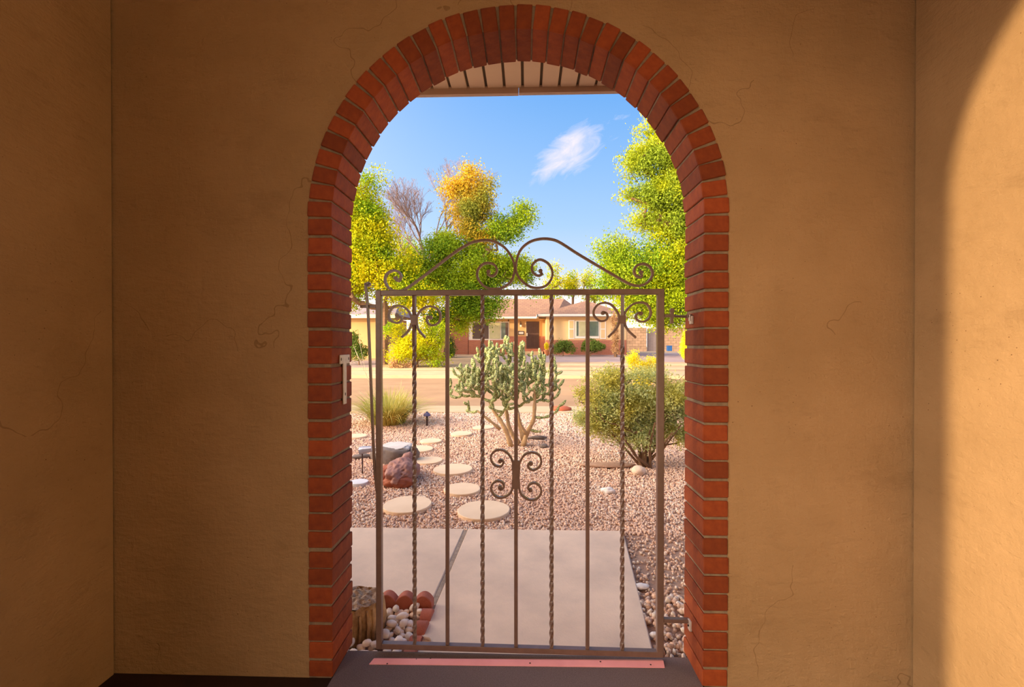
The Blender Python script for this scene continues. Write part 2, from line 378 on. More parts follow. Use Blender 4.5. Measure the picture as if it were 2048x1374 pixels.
def block_mat(name, c1, c2, mort, bw, bh, ax='XZ', msz=.02, rough=.9):
    m = M(name, c1, rough=rough); n = m.node_tree.nodes; l = m.node_tree.links
    tc = n.new('ShaderNodeTexCoord'); mp = n.new('ShaderNodeMapping'); l.new(tc.outputs['Object'], mp.inputs[0])
    mp.inputs['Rotation'].default_value = (R(90), 0, 0) if ax == 'XZ' else (R(90), 0, R(90))
    br = n.new('ShaderNodeTexBrick'); l.new(mp.outputs[0], br.inputs[0])
    br.inputs['Color1'].default_value = (*c1, 1); br.inputs['Color2'].default_value = (*c2, 1); br.inputs['Mortar'].default_value = (*mort, 1)
    br.inputs['Scale'].default_value = 1; br.inputs['Brick Width'].default_value = bw; br.inputs['Row Height'].default_value = bh; br.inputs['Mortar Size'].default_value = msz*.5
    l.new(br.outputs[0], n['Principled BSDF'].inputs['Base Color']); return m
m_hbrick = block_mat('house_brick', (.50, .17, .10), (.42, .135, .085), (.40, .24, .17), .3, .09)
m_block = block_mat('block_wall', (.68, .45, .28), (.60, .40, .26), (.46, .30, .2), .42, .21)
m_roof = block_mat('shingles', (.44, .25, .15), (.36, .20, .13), (.26, .15, .11), .35, .16, msz=.03)

YEL = [(.66, .62, .008), (.78, .68, .01), (.52, .56, .01), (.84, .66, .015), (.36, .46, .01)]
GRN = [(.16, .32, .02), (.26, .42, .02), (.10, .22, .015), (.40, .50, .02), (.20, .34, .04)]
m_leaf_y = M('leaf_yellow', None, (.26, .42, .015), island=YEL, nscale=.55, trans=.28, rough=.6, spec=.08)
m_leaf_g = M('leaf_green', None, (.36, .46, .012), island=GRN, nscale=.42, trans=.28, rough=.6, spec=.08)
m_leaf_o = M('leaf_gold', None, (.30, .33, .05), island=[(.72, .46, .03), (.80, .52, .05), (.62, .42, .03), (.50, .40, .04)], nscale=.6, trans=.28, rough=.6, spec=.08)
m_leaf_r = M('leaf_yellow_green', None, (.26, .36, .03), island=[(.56, .60, .01), (.68, .68, .01), (.42, .52, .01), (.76, .68, .015), (.30, .42, .015)], nscale=.5, trans=.28, rough=.6, spec=.08)
m_leaf_h = M('hedge_leaf', None, None, island=[(.14, .22, .03), (.20, .29, .04), (.10, .16, .02), (.26, .33, .05)], trans=.3, rough=.6)
m_leaf_s = M('sage_leaf', None, (.66, .60, .12), island=[(.60, .68, .30), (.70, .76, .40), (.48, .56, .20), (.82, .80, .34), (.52, .54, .16)], nscale=3.0, trans=.35, rough=.7, spec=.1)
m_bloom = M('yellow_bloom', None, None, island=[(.92, .80, .02), (.95, .86, .08), (.80, .70, .02)], trans=.5, rough=.7, spec=.1)
m_grass = M('grass_blade', None, (.62, .50, .12), island=[(.50, .52, .08), (.74, .68, .16), (.22, .27, .05), (.90, .80, .32), (.34, .40, .07)], nscale=2.5, trans=.4, rough=.7)
m_dry = M('dry_brush', None, None, island=[(.62, .36, .16), (.52, .30, .18), (.72, .46, .16), (.44, .28, .2)], trans=.2, rough=.9)

# ------------------------------------------------------------------ porch shell
RO, RI, ZC = .766, .676, 1.705
XL, XR, ZTOP, TH = -1.508, 1.414, 3.1, .194
XFL, XFR = -6.5, 3.6

def front_wall():
    NA = 48; arc = [(RO*math.cos(PI*k/NA), ZC+RO*math.sin(PI*k/NA)) for k in range(NA+1)]     # right to left
    b = MB()
    for y, flip in ((.006, False), (TH-.006, True)):
        k0 = len(b.v)
        pts = [(XFL, 0), (-RO, 0), (-RO, ZC), (XFL, ZC), (RO, 0), (XFR, 0), (XFR, ZC), (RO, ZC)]
        b.add([(x, y, z) for x, z in pts], [(0, 1, 2, 3), (4, 5, 6, 7)])
        top = [(XFR if i == 0 else XFL if i == NA else RO*1.0*math.cos(PI*i/NA)*(1 if abs(math.cos(PI*i/NA)) < .98 else 1), ZTOP) for i in range(NA+1)]
        top = []
        for i in range(NA+1):
            a = PI*i/NA; c, s_ = math.cos(a), math.sin(a)
            t = min((ZTOP-ZC)/max(s_, 1e-6), (XFR/c if c > 1e-6 else 1e9), (XFL/c if c < -1e-6 else 1e9)); top.append((c*t, ZC+s_*t))
        # corners of the outer rectangle fall between rays: add them to the fan
        for i in range(NA):
            q = [arc[i], top[i], top[i+1], arc[i+1]]
            if abs(top[i][0]-XFR) < 1e-6 and abs(top[i+1][1]-ZTOP) < 1e-6 and top[i][1] < ZTOP-1e-6: q.insert(2, (XFR, ZTOP))
            if abs(top[i][1]-ZTOP) < 1e-6 and abs(top[i+1][0]-XFL) < 1e-6 and top[i+1][1] < ZTOP-1e-6: q.insert(2, (XFL, ZTOP))
            b.add([(x, y, z) for x, z in q], [tuple(range(len(q)))])
    path = [(RO, 0)]+arc+[(-RO, 0)]
    for i in range(len(path)-1):
        (x0, z0), (x1, z1) = path[i], path[i+1]
        b.add([(x0, .006, z0), (x1, .006, z1), (x1, TH-.006, z1), (x0, TH-.006, z0)], [(0, 1, 2, 3)])
    for (x0, z0, x1, z1) in ((XFL, 0, XFL, ZTOP), (XFL, ZTOP, XFR, ZTOP), (XFR, ZTOP, XFR, 0)):
        b.add([(x0, .006, z0), (x1, .006, z1), (x1, TH-.006, z1), (x0, TH-.006, z0)], [(0, 1, 2, 3)])
    w = b.build('wall_front', m_stucco, fixn=True); tag(w, kind='structure')
    # mortar: ring recessed behind the brick faces
    mo = MB(); r0, r1 = RI+.007, RO+.004; ya, yb = .0065, TH-.0065
    NB = 64; pa = [(r0, .0)]+[(r0*math.cos(PI*k/NB), ZC+r0*math.sin(PI*k/NB)) for k in range(NB+1)]+[(-r0, 0)]
    pb = [(r1, .0)]+[(r1*math.cos(PI*k/NB), ZC+r1*math.sin(PI*k/NB)) for k in range(NB+1)]+[(-r1, 0)]
    for i in range(len(pa)-1):
        a, b_, c, d = pa[i], pa[i+1], pb[i+1], pb[i]
        vv = [(p[0], ya, p[1]) for p in (a, b_, c, d)]+[(p[0], yb, p[1]) for p in (a, b_, c, d)]
        mo.add(vv, [(0, 1, 2, 3), (7, 6, 5, 4), (0, 4, 5, 1)])
    mo.build('mortar', m_mortar, w, fixn=False)
    # voussoirs
    rng = random.Random(3)
    NV = 36
    variants = []
    for q in range(5):
        bb = MB(); hi = (PI*RI/NV)/2-.0022-rng.uniform(0, .0008); ho = (PI*RO/NV)/2-.0050-rng.uniform(0, .0012)
        bb.add([(RI, 0, -hi), (RO, 0, -ho), (RO, TH, -ho), (RI, TH, -hi), (RI, 0, hi), (RO, 0, ho), (RO, TH, ho), (RI, TH, hi)],
               [(0, 3, 2, 1), (4, 5, 6, 7), (0, 1, 5, 4), (1, 2, 6, 5), (2, 3, 7, 6), (3, 0, 4, 7)])
        variants.append(bb.mesh('brick', m_brick, bevel=.0028))
    for k in range(NV):
        o = link('brick', variants[rng.randrange(5)], w)
        a = PI*(k+.5)/NV+rng.uniform(-.002, .002)
        jr = rng.uniform(-.002, .004)
        o.location = (math.cos(a)*jr, rng.uniform(-.002, .002), ZC+math.sin(a)*jr); o.rotation_euler = (0, -a, 0)
    # jambs
    NJ = 25; pitch = ZC/NJ; jv = []
    for q in range(5):
        bb = MB(); h = pitch/2-.0043-rng.uniform(0, .001)
        bb.box((RI, 0, -h), (RO, TH, h)); jv.append(bb.mesh('brick', m_brick, bevel=.003))
    for sgn in (1, -1):
        for k in range(NJ):
            o = link('brick', jv[rng.randrange(5)], w)
            o.location = (sgn*rng.uniform(-.002, .002), rng.uniform(-.002, .002) if sgn > 0 else TH+rng.uniform(-.002, .002), pitch*(k+.5))
            o.rotation_euler = (rng.uniform(-.003, .003), rng.uniform(-.004, .004), 0 if sgn > 0 else PI)
            if sgn < 0: o.rotation_euler[2] = PI
    return w
front_wall()

def porch():
    # left wall with its own arched opening, out of frame, through which the low sun comes
    NA = 24; b = MB(); zc = 2.24; OPEN = [(-1.45, -2.80), (-3.05, -4.40)]  # second opening is added, for more light bounced off the right wall
    def quad(pts):
        for x in (XL, XL-.2): b.add([(x, p, z) for p, z in pts], [(0, 1, 2, 3)])
    edge = 0.0
    for ya, yb in OPEN+[(-4.6, None)]:
        quad([(edge, 0), (ya, 0), (ya, ZTOP), (edge, ZTOP)])
        if yb is None: break
        yc = (ya+yb)/2; ro = (ya-yb)/2
        arc = [(yc+ro*math.cos(PI*k/NA), zc+ro*math.sin(PI*k/NA)) for k in range(NA+1)]
        for k in range(NA): quad([arc[k], arc[k+1], (arc[k+1][0], ZTOP), (arc[k][0], ZTOP)])
        path = [(ya, 0)]+arc+[(yb, 0)]
        for i in range(len(path)-1):
            (p, z), (q, s_) = path[i], path[i+1]; b.add([(XL, p, z), (XL, q, s_), (XL-.2, q, s_), (XL-.2, p, z)], [(0, 1, 2, 3)])
        edge = yb
    tag(b.build('wall_left', m_stucco), kind='structure')
    tag(MB().box((XR, -.95, 0), (XR+.2, .0, ZTOP)).build('wall_right', m_stucco), kind='structure')
    tag(MB().box((XR, -4.6, 0), (XR+.2, -.95, ZTOP)).build('wall_bounce', m_bounce), kind='structure')  # unseen rear stretch of the right wall, added pale as a reflector
    tag(MB().box((XL-.2, -4.8, 0), (XR+.2, -4.6, ZTOP)).build('wall_back', m_bounce), kind='structure')
    tag(MB().box((XL-.2, -4.6, ZTOP), (XR+.2, .2, ZTOP+.15)).build('ceiling', m_bounce), kind='structure')
    tag(MB().box((XL-.5, -4.8, -.2), (XR+.5, .148, 0)).build('floor', m_floor), kind='structure')
    tag(MB().box((-RI-.0, -2.6, .0), (RI, .148, .007)).build('carpet_runner', m_carpet), 'grey-purple carpet runner on the dark floor through the brick doorway', 'carpet')
    # eave outside
    zs, ye = 2.575, .72
    e = empty('roof_eave', (0, TH, zs), 0, kind='structure')
    p = .0945; x = -2.2; i = 0
    me = MB().box((-.0405, 0, 0), (.0405, ye-TH, .014)).mesh('soffit_plank', m_soffit, bevel=.003)
    while x < 2.2:
        o = link('soffit_plank', me, e); o.location = (x, 0, 0); x += p
    MB().box((-2.3, 0, .010), (2.3, ye-TH+.02, .03)).build('soffit_backing', m_sgap, e)
    MB().box((-2.3, ye-TH-.002, -.03), (-.0005, ye-TH+.024, .20)).build('fascia_board', m_fascia, e)
    MB().box((.0015, ye-TH-.002, -.028), (2.3, ye-TH+.024, .20)).build('fascia_board', m_fascia, e)
    MB().box((XFL, 0, .2), (XFR, ye-TH+.05, .26)).build('roof_deck', m_fence, e)
porch()

# pink metal threshold strip
a, b_ = atz(757, 1314, .004), atz(1323, 1317, .004); c, d = atz(1328, 1335, .002), atz(740, 1328, .002)
st = MB(); lift = Vector((0, 0, .006))
m1, m2_ = (a*.55+d*.45)+Vector((0, 0, .007)), (b_*.55+c*.45)+Vector((0, 0, .007))
st.add([a+Vector((0,0,-.004)), b_+Vector((0,0,-.004)), m2_, c, d, m1, a+Vector((0,0,-.01)), b_+Vector((0,0,-.01)), c+Vector((0,0,-.004)), d+Vector((0,0,-.004))],
       [(0, 1, 2, 5), (5, 2, 3, 4), (0, 6, 7, 1), (1, 7, 8, 3, 2), (3, 8, 9, 4), (4, 9, 6, 0, 5), (6, 9, 8, 7)])
st_o = st.build('threshold_strip', m_pink); st_o.location = (0, -.010, .007)
tag(st_o, 'long pink metal threshold strip lying on the carpet edge under the gate', 'threshold strip')
sc_mb = MB()
for (px, py) in ((776, 1326), (834, 1317), (1060, 1325), (1200, 1322), (1300, 1328), (862, 1316)):
    p = atz(px, py, .011); sc_mb.lathe([(.0, 0), (.0035, 0), (.002, .0015), (0, .0015)], 8, (p.x, p.y, .0085))
tag(sc_mb.build('screw_heads', m_black, st_o), kind='stuff')

# ------------------------------------------------------------------ the iron gate
PL = aty(754, 1294, .149); PR = aty(1326, 1312, .133)
gdir = Vector((PR.x-PL.x, PR.y-PL.y, 0)); GW = gdir.length; gdir.normalize(); gn = Vector((-gdir.y, gdir.x, 0))
GO = Vector((PL.x, PL.y, 0))
gate = empty('iron_gate', GO, math.atan2(gdir.y, gdir.x), 'brown wrought iron gate with scrolled top and twisted bars in the brick arch', 'gate')
def gp(px, py):
    d_ = ray(px, py); t = (GO-CAM).dot(gn)/d_.dot(gn); p = CAM+d_*t
    return ((p-GO).dot(gdir), p.z)
def gpath(pts, per=6): return spline([gp(*p) for p in pts], per)
S = .0215
zb = gp(1326, 1312)[1]; zt = (gp(752, 586)[1]+gp(1326, 573)[1])/2
D2 = .0125
bx = lambda u0, u1, v0, v1, n_, w=D2: MB().box((u0, -w, v0), (u1, w, v1)).build(n_, m_gate, gate, bevel=.0018)
bx(0, S, zb, zt, 'stile'); bx(GW-S-.004, GW, zb, zt, 'stile')
bx(S, GW-S, zt-S, zt, 'rail'); bx(S, GW-S, zb, zb+S, 'rail')
def twisted(u, v0, v1, name='twisted_bar', plain_to=None):
    h = .0072; b = MB(); n = int((v1-v0)/.005); rings = []
    L = v1-v0
    for i in range(n+1):
        v = v0+L*i/n
        top = min((v1-v)/.06, (v-v0)/.03, 1)
        if plain_to is not None and v > plain_to: ph = (plain_to-v0)/.150*2*PI
        else: ph = (v-v0)/.150*2*PI
        rings.append([(u+h*1.22*math.cos(ph+PI/4+k*PI/2), h*1.22*math.sin(ph+PI/4+k*PI/2), v) for k in range(4)])
    vv = [p for r_ in rings for p in r_]
    b.add(vv, [(4*i+k, 4*i+(k+1) % 4, 4*i+4+(k+1) % 4, 4*i+4+k) for i in range(n) for k in range(4)])
    return b.build(name, m_gate, gate)
for px, tw, pl in ((828, 1, 690), (894, 0, 0), (964, 1, 0), (1031, 0, 0), (1102, 1, 0), (1174, 0, 0), (1243.5, 1, 690)):
    u = gp(px+1, 950)[0]
    if tw: twisted(u, zb+S, zt-S, plain_to=(gp(px, pl)[1] if pl else None))
    else: MB().box((u-.0072, -.0072, zb+S), (u+.0072, .0072, zt-S)).build('bar', m_gate, gate, bevel=.001)
def scroll(pts, name='scroll', ball=None, th=.0078, d=.014, ball2=None):
    b = MB(); p = gpath(pts); b.ribbon(p, th, d)
    for q in (ball, ball2):
        if q:
            u, v = gp(*q); b.prism([(u+.0082*math.cos(2*PI*k/12), v+.0082*math.sin(2*PI*k/12)) for k in range(12)], lambda a_, b2, s_: (a_, (s_-.5)*d, b2))
    return b.build(name, m_gate, gate)
scroll([(792,560),(798,561.7),(802.6,552.6),(797,543.6),(785.7,541.4),(773.3,549.3),(770.4,562.8),(777.8,576.3),(790,581.5),(803.8,581.5),(817.3,574.3),(858,544.7),(903,509.8),(934.6,489.5),(952.7,482.7),(973,480.5),(993,485),(1011.3,497.4),(1024.8,517.7),(1029.3,538),(1024.8,558.3),(1013.6,571),(997.8,577.4),(977.5,576.7),(962.8,567.6),(955,553.8),(956,540),(964,530),(975,526),(987.6,529),(994,539),(991,548),(984,552.6),(976.3,549.3),(976,546)], 'crest_scroll', (791.4,556.5), .0088, ball2=(977,543.6))
scroll([(1081,545),(1084,548.5),(1076,551.5),(1066,545),(1064,533),(1071,523),(1082,519.5),(1097,528),(1105,545),(1100,563),(1086.5,574),(1065,575),(1047,565),(1034.5,549),(1032,529),(1040,502),(1058,485),(1081,478),(1103.5,479),(1121.5,486),(1155,507.5),(1200.5,534.6),(1245.6,561),(1263.7,569.5),(1279.5,571.6),(1296,564),(1305,549),(1300,534.6),(1287,528),(1273,532),(1268,542.5),(1273,552.7),(1282,553.8),(1284,549)], 'crest_scroll', (1081,542), .0088, ball2=(1282,545))
scroll([(796,633),(803,636),(801.5,643),(792.5,645.8),(781,640.6),(777.8,629.3),(783.5,617),(797,611.3),(810.5,615.8),(819.6,626),(823.6,637),(823,648.5),(816,663),(803.8,674.4)], ball=(794.7,630.5))
scroll([(860,633),(855.6,634),(853.8,641.7),(860,649.6),(870.3,649.6),(879.3,641.7),(881,628),(873.7,617),(860,612.8),(845.5,618),(835.3,630.5),(833.5,644),(837.6,659.8),(851,675.6)], ball=(861.3,635))
scroll([(1207,624),(1213,627),(1215,634),(1210.7,640.7),(1199.4,641.8),(1189,632.8),(1187.4,621.5),(1195,610),(1208.4,605.7),(1223,610),(1235.5,626),(1238.4,639.5),(1233,656.5),(1216.3,674.5)], ball=(1206,626))
scroll([(1280,625),(1275,627),(1271,634),(1277,641.8),(1288.5,643),(1298.7,635),(1301,622.6),(1294,609),(1279.5,605),(1263.7,610),(1251,623.7),(1247.8,639.5),(1254.7,658.7),(1271.6,675.6)], ball=(1281.6,627))
scroll([(1000,919),(1005.6,921.6),(1006.7,926),(1001,932.8),(989.3,929.8),(982.3,919.3),(983.4,908.8),(992.7,900.7),(1006.7,900.7),(1018.4,910),(1025.5,924),(1025.5,940)], ball=(1000.2,922))
scroll([(1025.5,960),(1025.5,975),(1018.4,988),(1004.4,995),(990.4,991.5),(983,979.9),(984,969.4),(994,961.7),(1004.4,964.7),(1008,972.9),(1003,978.7),(999,977)], ball=(999.7,974.5))
scroll([(1062,924),(1057,928),(1057,935),(1067,940),(1078,933.7),(1082.5,922.6),(1078,910),(1064.7,904.8),(1049.8,909),(1041,921.3),(1038.7,930),(1038.2,945)], ball=(1062,927))
scroll([(1038.2,962),(1038.7,977),(1043.6,989.4),(1057.2,998.8),(1072,998),(1081.5,987),(1080.7,974.5),(1070.8,966),(1059.7,968.4),(1056,975.8),(1060,981)], ball=(1061,980))
def plate(x0, x1, y0, y1, w=.0085, name='boss'):
    (u0, v1_), (u1, v0_) = gp(x0, y0), gp(x1, y1); MB().box((u0, -w, v0_), (u1, w, v1_)).build(name, m_gate, gate, bevel=.0012)
plate(1024.5, 1039.5, 921, 977); plate(822, 835, 630, 650); plate(1236, 1251, 631, 647)
# latch tongue, leaning latch rod with a curled end, hinge arms
(u, v) = gp(738, 613); MB().box((gp(721, 613)[0], -.006, v-.0055), (0, .006, v+.0055)).build('latch_tongue', m_gate, gate, bevel=.001)
rod = gpath([(741, 566), (737, 571), (732.5, 568), (733, 576), (735.5, 600), (737.5, 630), (742, 740), (745.5, 830), (750, 930), (755.5, 985)], 5)
rb = MB(); rb.ribbon(rod, .0085, .011, -.006)
u, v = gp(738, 569); rb.prism([(u+.010*math.cos(2*PI*k/12), v+.010*math.sin(2*PI*k/12)) for k in range(12)], lambda a_, b2, s_: (a_, -.006+(s_-.5)*.011, b2))
rb.build('latch_rod', m_gate, gate)
(u0, v0) = gp(1327, 632); (u1, v1) = gp(1349, 632)
MB().box((GW, -.007, v0-.0055), (u1, .007, v0+.0065)).build('hinge_arm', m_gate, gate, bevel=.001)
hr = MB(); u2 = gp(1379, 635)[0]; hr.tube([(u1-.004, 0, v0-.001), (u2, -.004, v0-.003)], .0048, 8); hr.build('hinge_pin', m_gate, gate)
(uc, _) = gp(1343.5, 632); kp = MB().box((uc-.005, -.0075, gp(1343, 647)[1]), (uc+.005, .0075, gp(1343, 624)[1]))
ur, vr = gp(1344, 621); kp.prism([(ur+.0085*math.cos(2*PI*k/14), vr+.0095*math.sin(2*PI*k/14)) for k in range(14)], lambda a_, b2, s_: (a_, (s_-.5)*.008, b2)); kp.build('drop_pin', m_gate, gate)
u0, v0 = gp(1327, 1238); MB().box((GW, -.010, v0-.010), (gp(1381, 1238)[0], .010, v0+.004)).build('hinge_arm', m_gate, gate, bevel=.0015)

# brackets on the right jamb, slotted plate on the left jamb
def bracket(px, py, hpx, label, yoff=0.0):
    d_ = ray(px, py); t = (RI-.001-CAM.x)/d_.x; p = CAM+d_*t; h = hpx*p.y*0+hpx/F*(p.y-CAM.y)
    e = empty('hinge_bracket', (RI, p.y, p.z-h), 0, label, 'hinge bracket', 'hinge brackets on the right jamb')
    MB().box((-.008, -.012, 0), (.001, .012, h)).build('wall_plate', m_zinc, e, bevel=.0012)
    return e
e = bracket(1384, 632, 16, 'small galvanised hinge bracket on the right brick jamb near the gate top')
tb = MB().tube([(-.018, 0, -.004+.034), (-.002, 0, .03)], .008, 8); tb.build('lug', m_gate, e)
tb = MB().tube([(-.012, -.004, .012), (-.012, -.004, .036)], .0045, 8); tb.build('pin', m_zinc, e)
e = bracket(1381, 1240, 20, 'small galvanised hinge bracket on the right brick jamb near the floor')
MB().tube([(-.012, 0, .018), (-.007, 0, .018)], .0035, 8).build('bolt', m_black, e)
def jl(px, py):
    d_ = ray(px, py); t = (-RI-CAM.x)/d_.x; return CAM+d_*t
p0 = jl(688, 808); e = empty('slotted_plate', (-RI, p0.y, p0.z), 0, 'pale metal T-shaped strike plate with slots screwed on left brick jamb', 'strike plate')
yA, yB = jl(678, 720).y-p0.y, jl(697.5, 720).y-p0.y; zT = jl(688, 709.5).z-p0.z; zM = jl(688, 727).z-p0.z
s1, s2 = jl(685, 770).y-p0.y, jl(691.5, 770).y-p0.y
MB().prism([(yA, zM), (s1, zM), (s1, 0), (s2, 0), (s2, zM), (yB, zM), (yB, zT), (yA, zT)], lambda a_, b2, s_: (s_*.004, a_, b2)).build('plate', m_zinc, e, bevel=.0008)
for (px, py) in ((680.5, 718.5), (695.3, 717), (688.7, 788)):
    q = jl(px, py)-p0; MB().prism([(q.y+.0035*math.cos(2*PI*k/10), q.z+.0065*math.sin(2*PI*k/10)) for k in range(10)], lambda a_, b2, s_: (.0035+s_*.001, a_, b2)).build('slot', m_black, e)

# ------------------------------------------------------------------ ground, slab, street
ZS, ZG = -.055, -.075
YF = atz(1000, 1058, ZS).y
jx0, jx1 = atz(822, 1310, ZS), atz(931, 1060, ZS); rx0, rx1 = atz(1308, 1308, ZS), atz(1246, 1060, ZS)
def flat(name, pts, z, mat, th=.15, kind='structure', bevel=.0):
    b = MB().prism([(p[0], p[1]) for p in pts], lambda a_, b2, s_: (a_, b2, z-th*(1-s_))); return tag(b.build(name, mat, bevel=bevel), kind=kind)
jn = (jx1-jx0); jl_ = lambda y: jx0.x+jn.x*(y-jx0.y)/jn.y
rn = (rx1-rx0); rl_ = lambda y: rx0.x+rn.x*(y-rx0.y)/rn.y
y0, y1 = .15, YF
ex_y = atz(866, 1222, ZS).y          # back of the planter
flat('path_slab', [(jl_(y0)+.012, y0), (rl_(y0), y0), (rl_(y1), y1), (jl_(y1)+.012, y1)], ZS, m_conc, bevel=.006)
flat('path_slab', [(-5.5, ex_y+.03), (jl_(ex_y)-.012, ex_y+.03), (jl_(y1)-.012, y1), (-5.5, y1)], ZS, m_conc, bevel=.006)
flat('path_joint', [(jl_(ex_y)-.010, ex_y), (jl_(ex_y)+.012, ex_y), (jl_(y1)+.011, y1-.02), (jl_(y1)-.011, y1-.02)], ZS-.003, m_joint)
YC = atz(1000, 826, ZG).y; YS = atz(1000, 811, -.05).y
flat('ground_front_yard', [(-12, .1), (12, .1), (12, YC), (-12, YC)], ZG-.012, m_dirt)
flat('curb', [(-40, YC), (40, YC), (40, YS), (-40, YS)], -.06, m_curb)
ZST = -.20; YG = atz(1000, 757, ZST).y
flat('street', [(-60, YS), (60, YS), (60, YG), (-60, YG)], ZST, m_street)
YK = atz(1000, 742, -.07).y
flat('curb', [(-60, YG), (60, YG), (60, YK), (-60, YK)], -.07, m_curb)
ZH = .42; YH = 33.0
slope = (ZH+.07)/(YH-YK)
zs_at = lambda y: -.07+slope*(y-YK)
g = MB(); g.add([(-70, YK, -.07), (70, YK, -.07), (70, YH+30, ZH+.3), (-70, YH+30, ZH+.3), (-70, YH-2, zs_at(YH-2)), (70, YH-2, zs_at(YH-2))], [(0, 1, 5, 4), (4, 5, 2, 3)])
tag(g.build('ground_far_yard', m_sand, fixn=False), kind='structure')
flat('ground_beyond', [(-300, -60), (300, -60), (300, 300), (-300, 300)], -.6, m_sand)
def slope_patch(name, pts, lift, mat):
    b = MB(); P = []
    for px, py in pts:
        d_ = ray(px, py); # intersect the sloping yard
        # plane z = -.07+slope*(y-YK)+lift
        t = (-.07+lift-slope*YK+slope*CAM.y-CAM.z)/(d_.z-slope*d_.y); P.append(CAM+d_*t)
    n_ = len(P); b.add([p for p in P]+[p-Vector((0, 0, .05)) for p in P], [tuple(range(n_))]+[(i, (i+1) % n_, n_+(i+1) % n_, n_+i) for i in range(n_)])
    return tag(b.build(name, mat), kind='structure')
slope_patch('driveway', [(1000, 724), (1500, 724), (1500, 703.5), (1000, 711)], .012, m_drive)
slope_patch('driveway', [(560, 737), (760, 737), (770, 721), (560, 721)], .012, m_drive)
slope_patch('sidewalk', [(560, 752-12), (1500, 742-4), (1500, 735), (560, 735)], .014, m_curb)
slope_patch('sidewalk', [(1120, 730), (1500, 730), (1500, 726.5), (1120, 727)], .016, m_curb)

# loose gravel
rng = np.random.default_rng(5)
def in_cone(n, ya_, yb_, margin=.5):
    u = rng.random(n); y = ya_+(yb_-ya_)*u**1.0; dd = y-CAM.y
    xl = CAM.x-.40*dd-margin-.8; xr = CAM.x+.33*dd+margin
    x = xl+(xr-xl)*rng.random(n); return x, y
Ps = []; Ss = []
def gravel_zone(n, ya_, yb_, s0, s1):
    x, y = in_cone(n, ya_, yb_)
    on_right = x > rl_(y)+.01
    ok = ((y > YF+.005) | on_right) & (y < YC)
    x, y = x[ok], y[ok]; s = rng.uniform(s0, s1, len(x))
    Ps.append(np.stack([x, y, np.full(len(x), ZG-.006)+rng.uniform(-.004, .006, len(x))], -1)); Ss.append(s)
gravel_zone(9000, .2, YF+.1, .0065, .013)
gravel_zone(30000, YF, 3.2, .007, .0125)
gravel_zone(28000, 3.2, 5.0, .009, .015)
gravel_zone(20000, 5.0, YC, .012, .019)
x = rng.uniform(rl_(.3)+.02, 1.3, 500); y = rng.uniform(.17, .75, 500)
Ps.append(np.stack([x, y, np.full(500, ZG+.006)], -1)); Ss.append(rng.uniform(.011, .019, 500))
P = np.concatenate(Ps); Sz = np.concatenate(Ss)
V, Fq = stones(P, Sz, rng, .75, .2)
tag(link('gravel', np_mesh('gravel', V, Fq, m_gravel)), 'pinkish beige crushed gravel covering the front yard', 'gravel', kind='stuff')

# ------------------------------------------------------------------ planter: stump, edging, river stones
rr_ = random.Random(11)
sb = atz(722, 1290, ZG); sp = Vector((sb.x-.035, sb.y+.085, 0))
stp = empty('tree_stump', (sp.x, sp.y, ZG), 0, 'weathered brown tree stump with rough top beside the left brick jamb', 'tree stump')
from mathutils import noise as mnoise
b = MB(); H = aty(735, 1200, sp.y).z-ZG+.01; nA = 40; rows = 14
prof = []
for j in range(rows+1):
    for k in range(nA):
        a = 2*PI*k/nA; rr = .098*(1+.10*math.sin(3*a+1)+.05*math.sin(7*a)+.09*(mnoise.noise(Vector((math.cos(a)*9, math.sin(a)*9, j*.25)))))*(1.06-.08*j/rows)
        prof.append((rr*math.cos(a), rr*math.sin(a), H*j/rows+(0.008*mnoise.noise(Vector((a*4, 0, 3))) if j == rows else 0)))
b.add(prof, [(j*nA+k, j*nA+(k+1) % nA, (j+1)*nA+(k+1) % nA, (j+1)*nA+k) for j in range(rows) for k in range(nA)])
b.build('trunk', m_stump, stp, fixn=False)
t_ = MB(); top = []; rg = 8
for j in range(rg+1):
    for k in range(nA):
        p = prof[rows*nA+k]; f = j/rg; q = (p[0]*f, p[1]*f)
        top.append((q[0], q[1], H-.004+.018*mnoise.noise(Vector((q[0]*45, q[1]*45, 1.3)))*(1 if 0 < j else 1)+.012*(1-f)))
t_.add(top, [(j*nA+k, (j+1)*nA+k, (j+1)*nA+(k+1) % nA, j*nA+(k+1) % nA) for j in range(rg) for k in range(nA)]).build('cut_top', m_stumptop, stp)
for k in range(26):
    a = 2*PI*k/26+rr_.uniform(-.1, .1); rr = .100
    MB().tube([(rr*math.cos(a), rr*math.sin(a), .0), (rr*.99*math.cos(a+.05), rr*.99*math.sin(a+.05), H*.5), (rr*.97*math.cos(a), rr*.97*math.sin(a), H*rr_.uniform(.8, 1.02))], [.009, .007, .004], 5).build('bark_ridge', m_stump, stp)

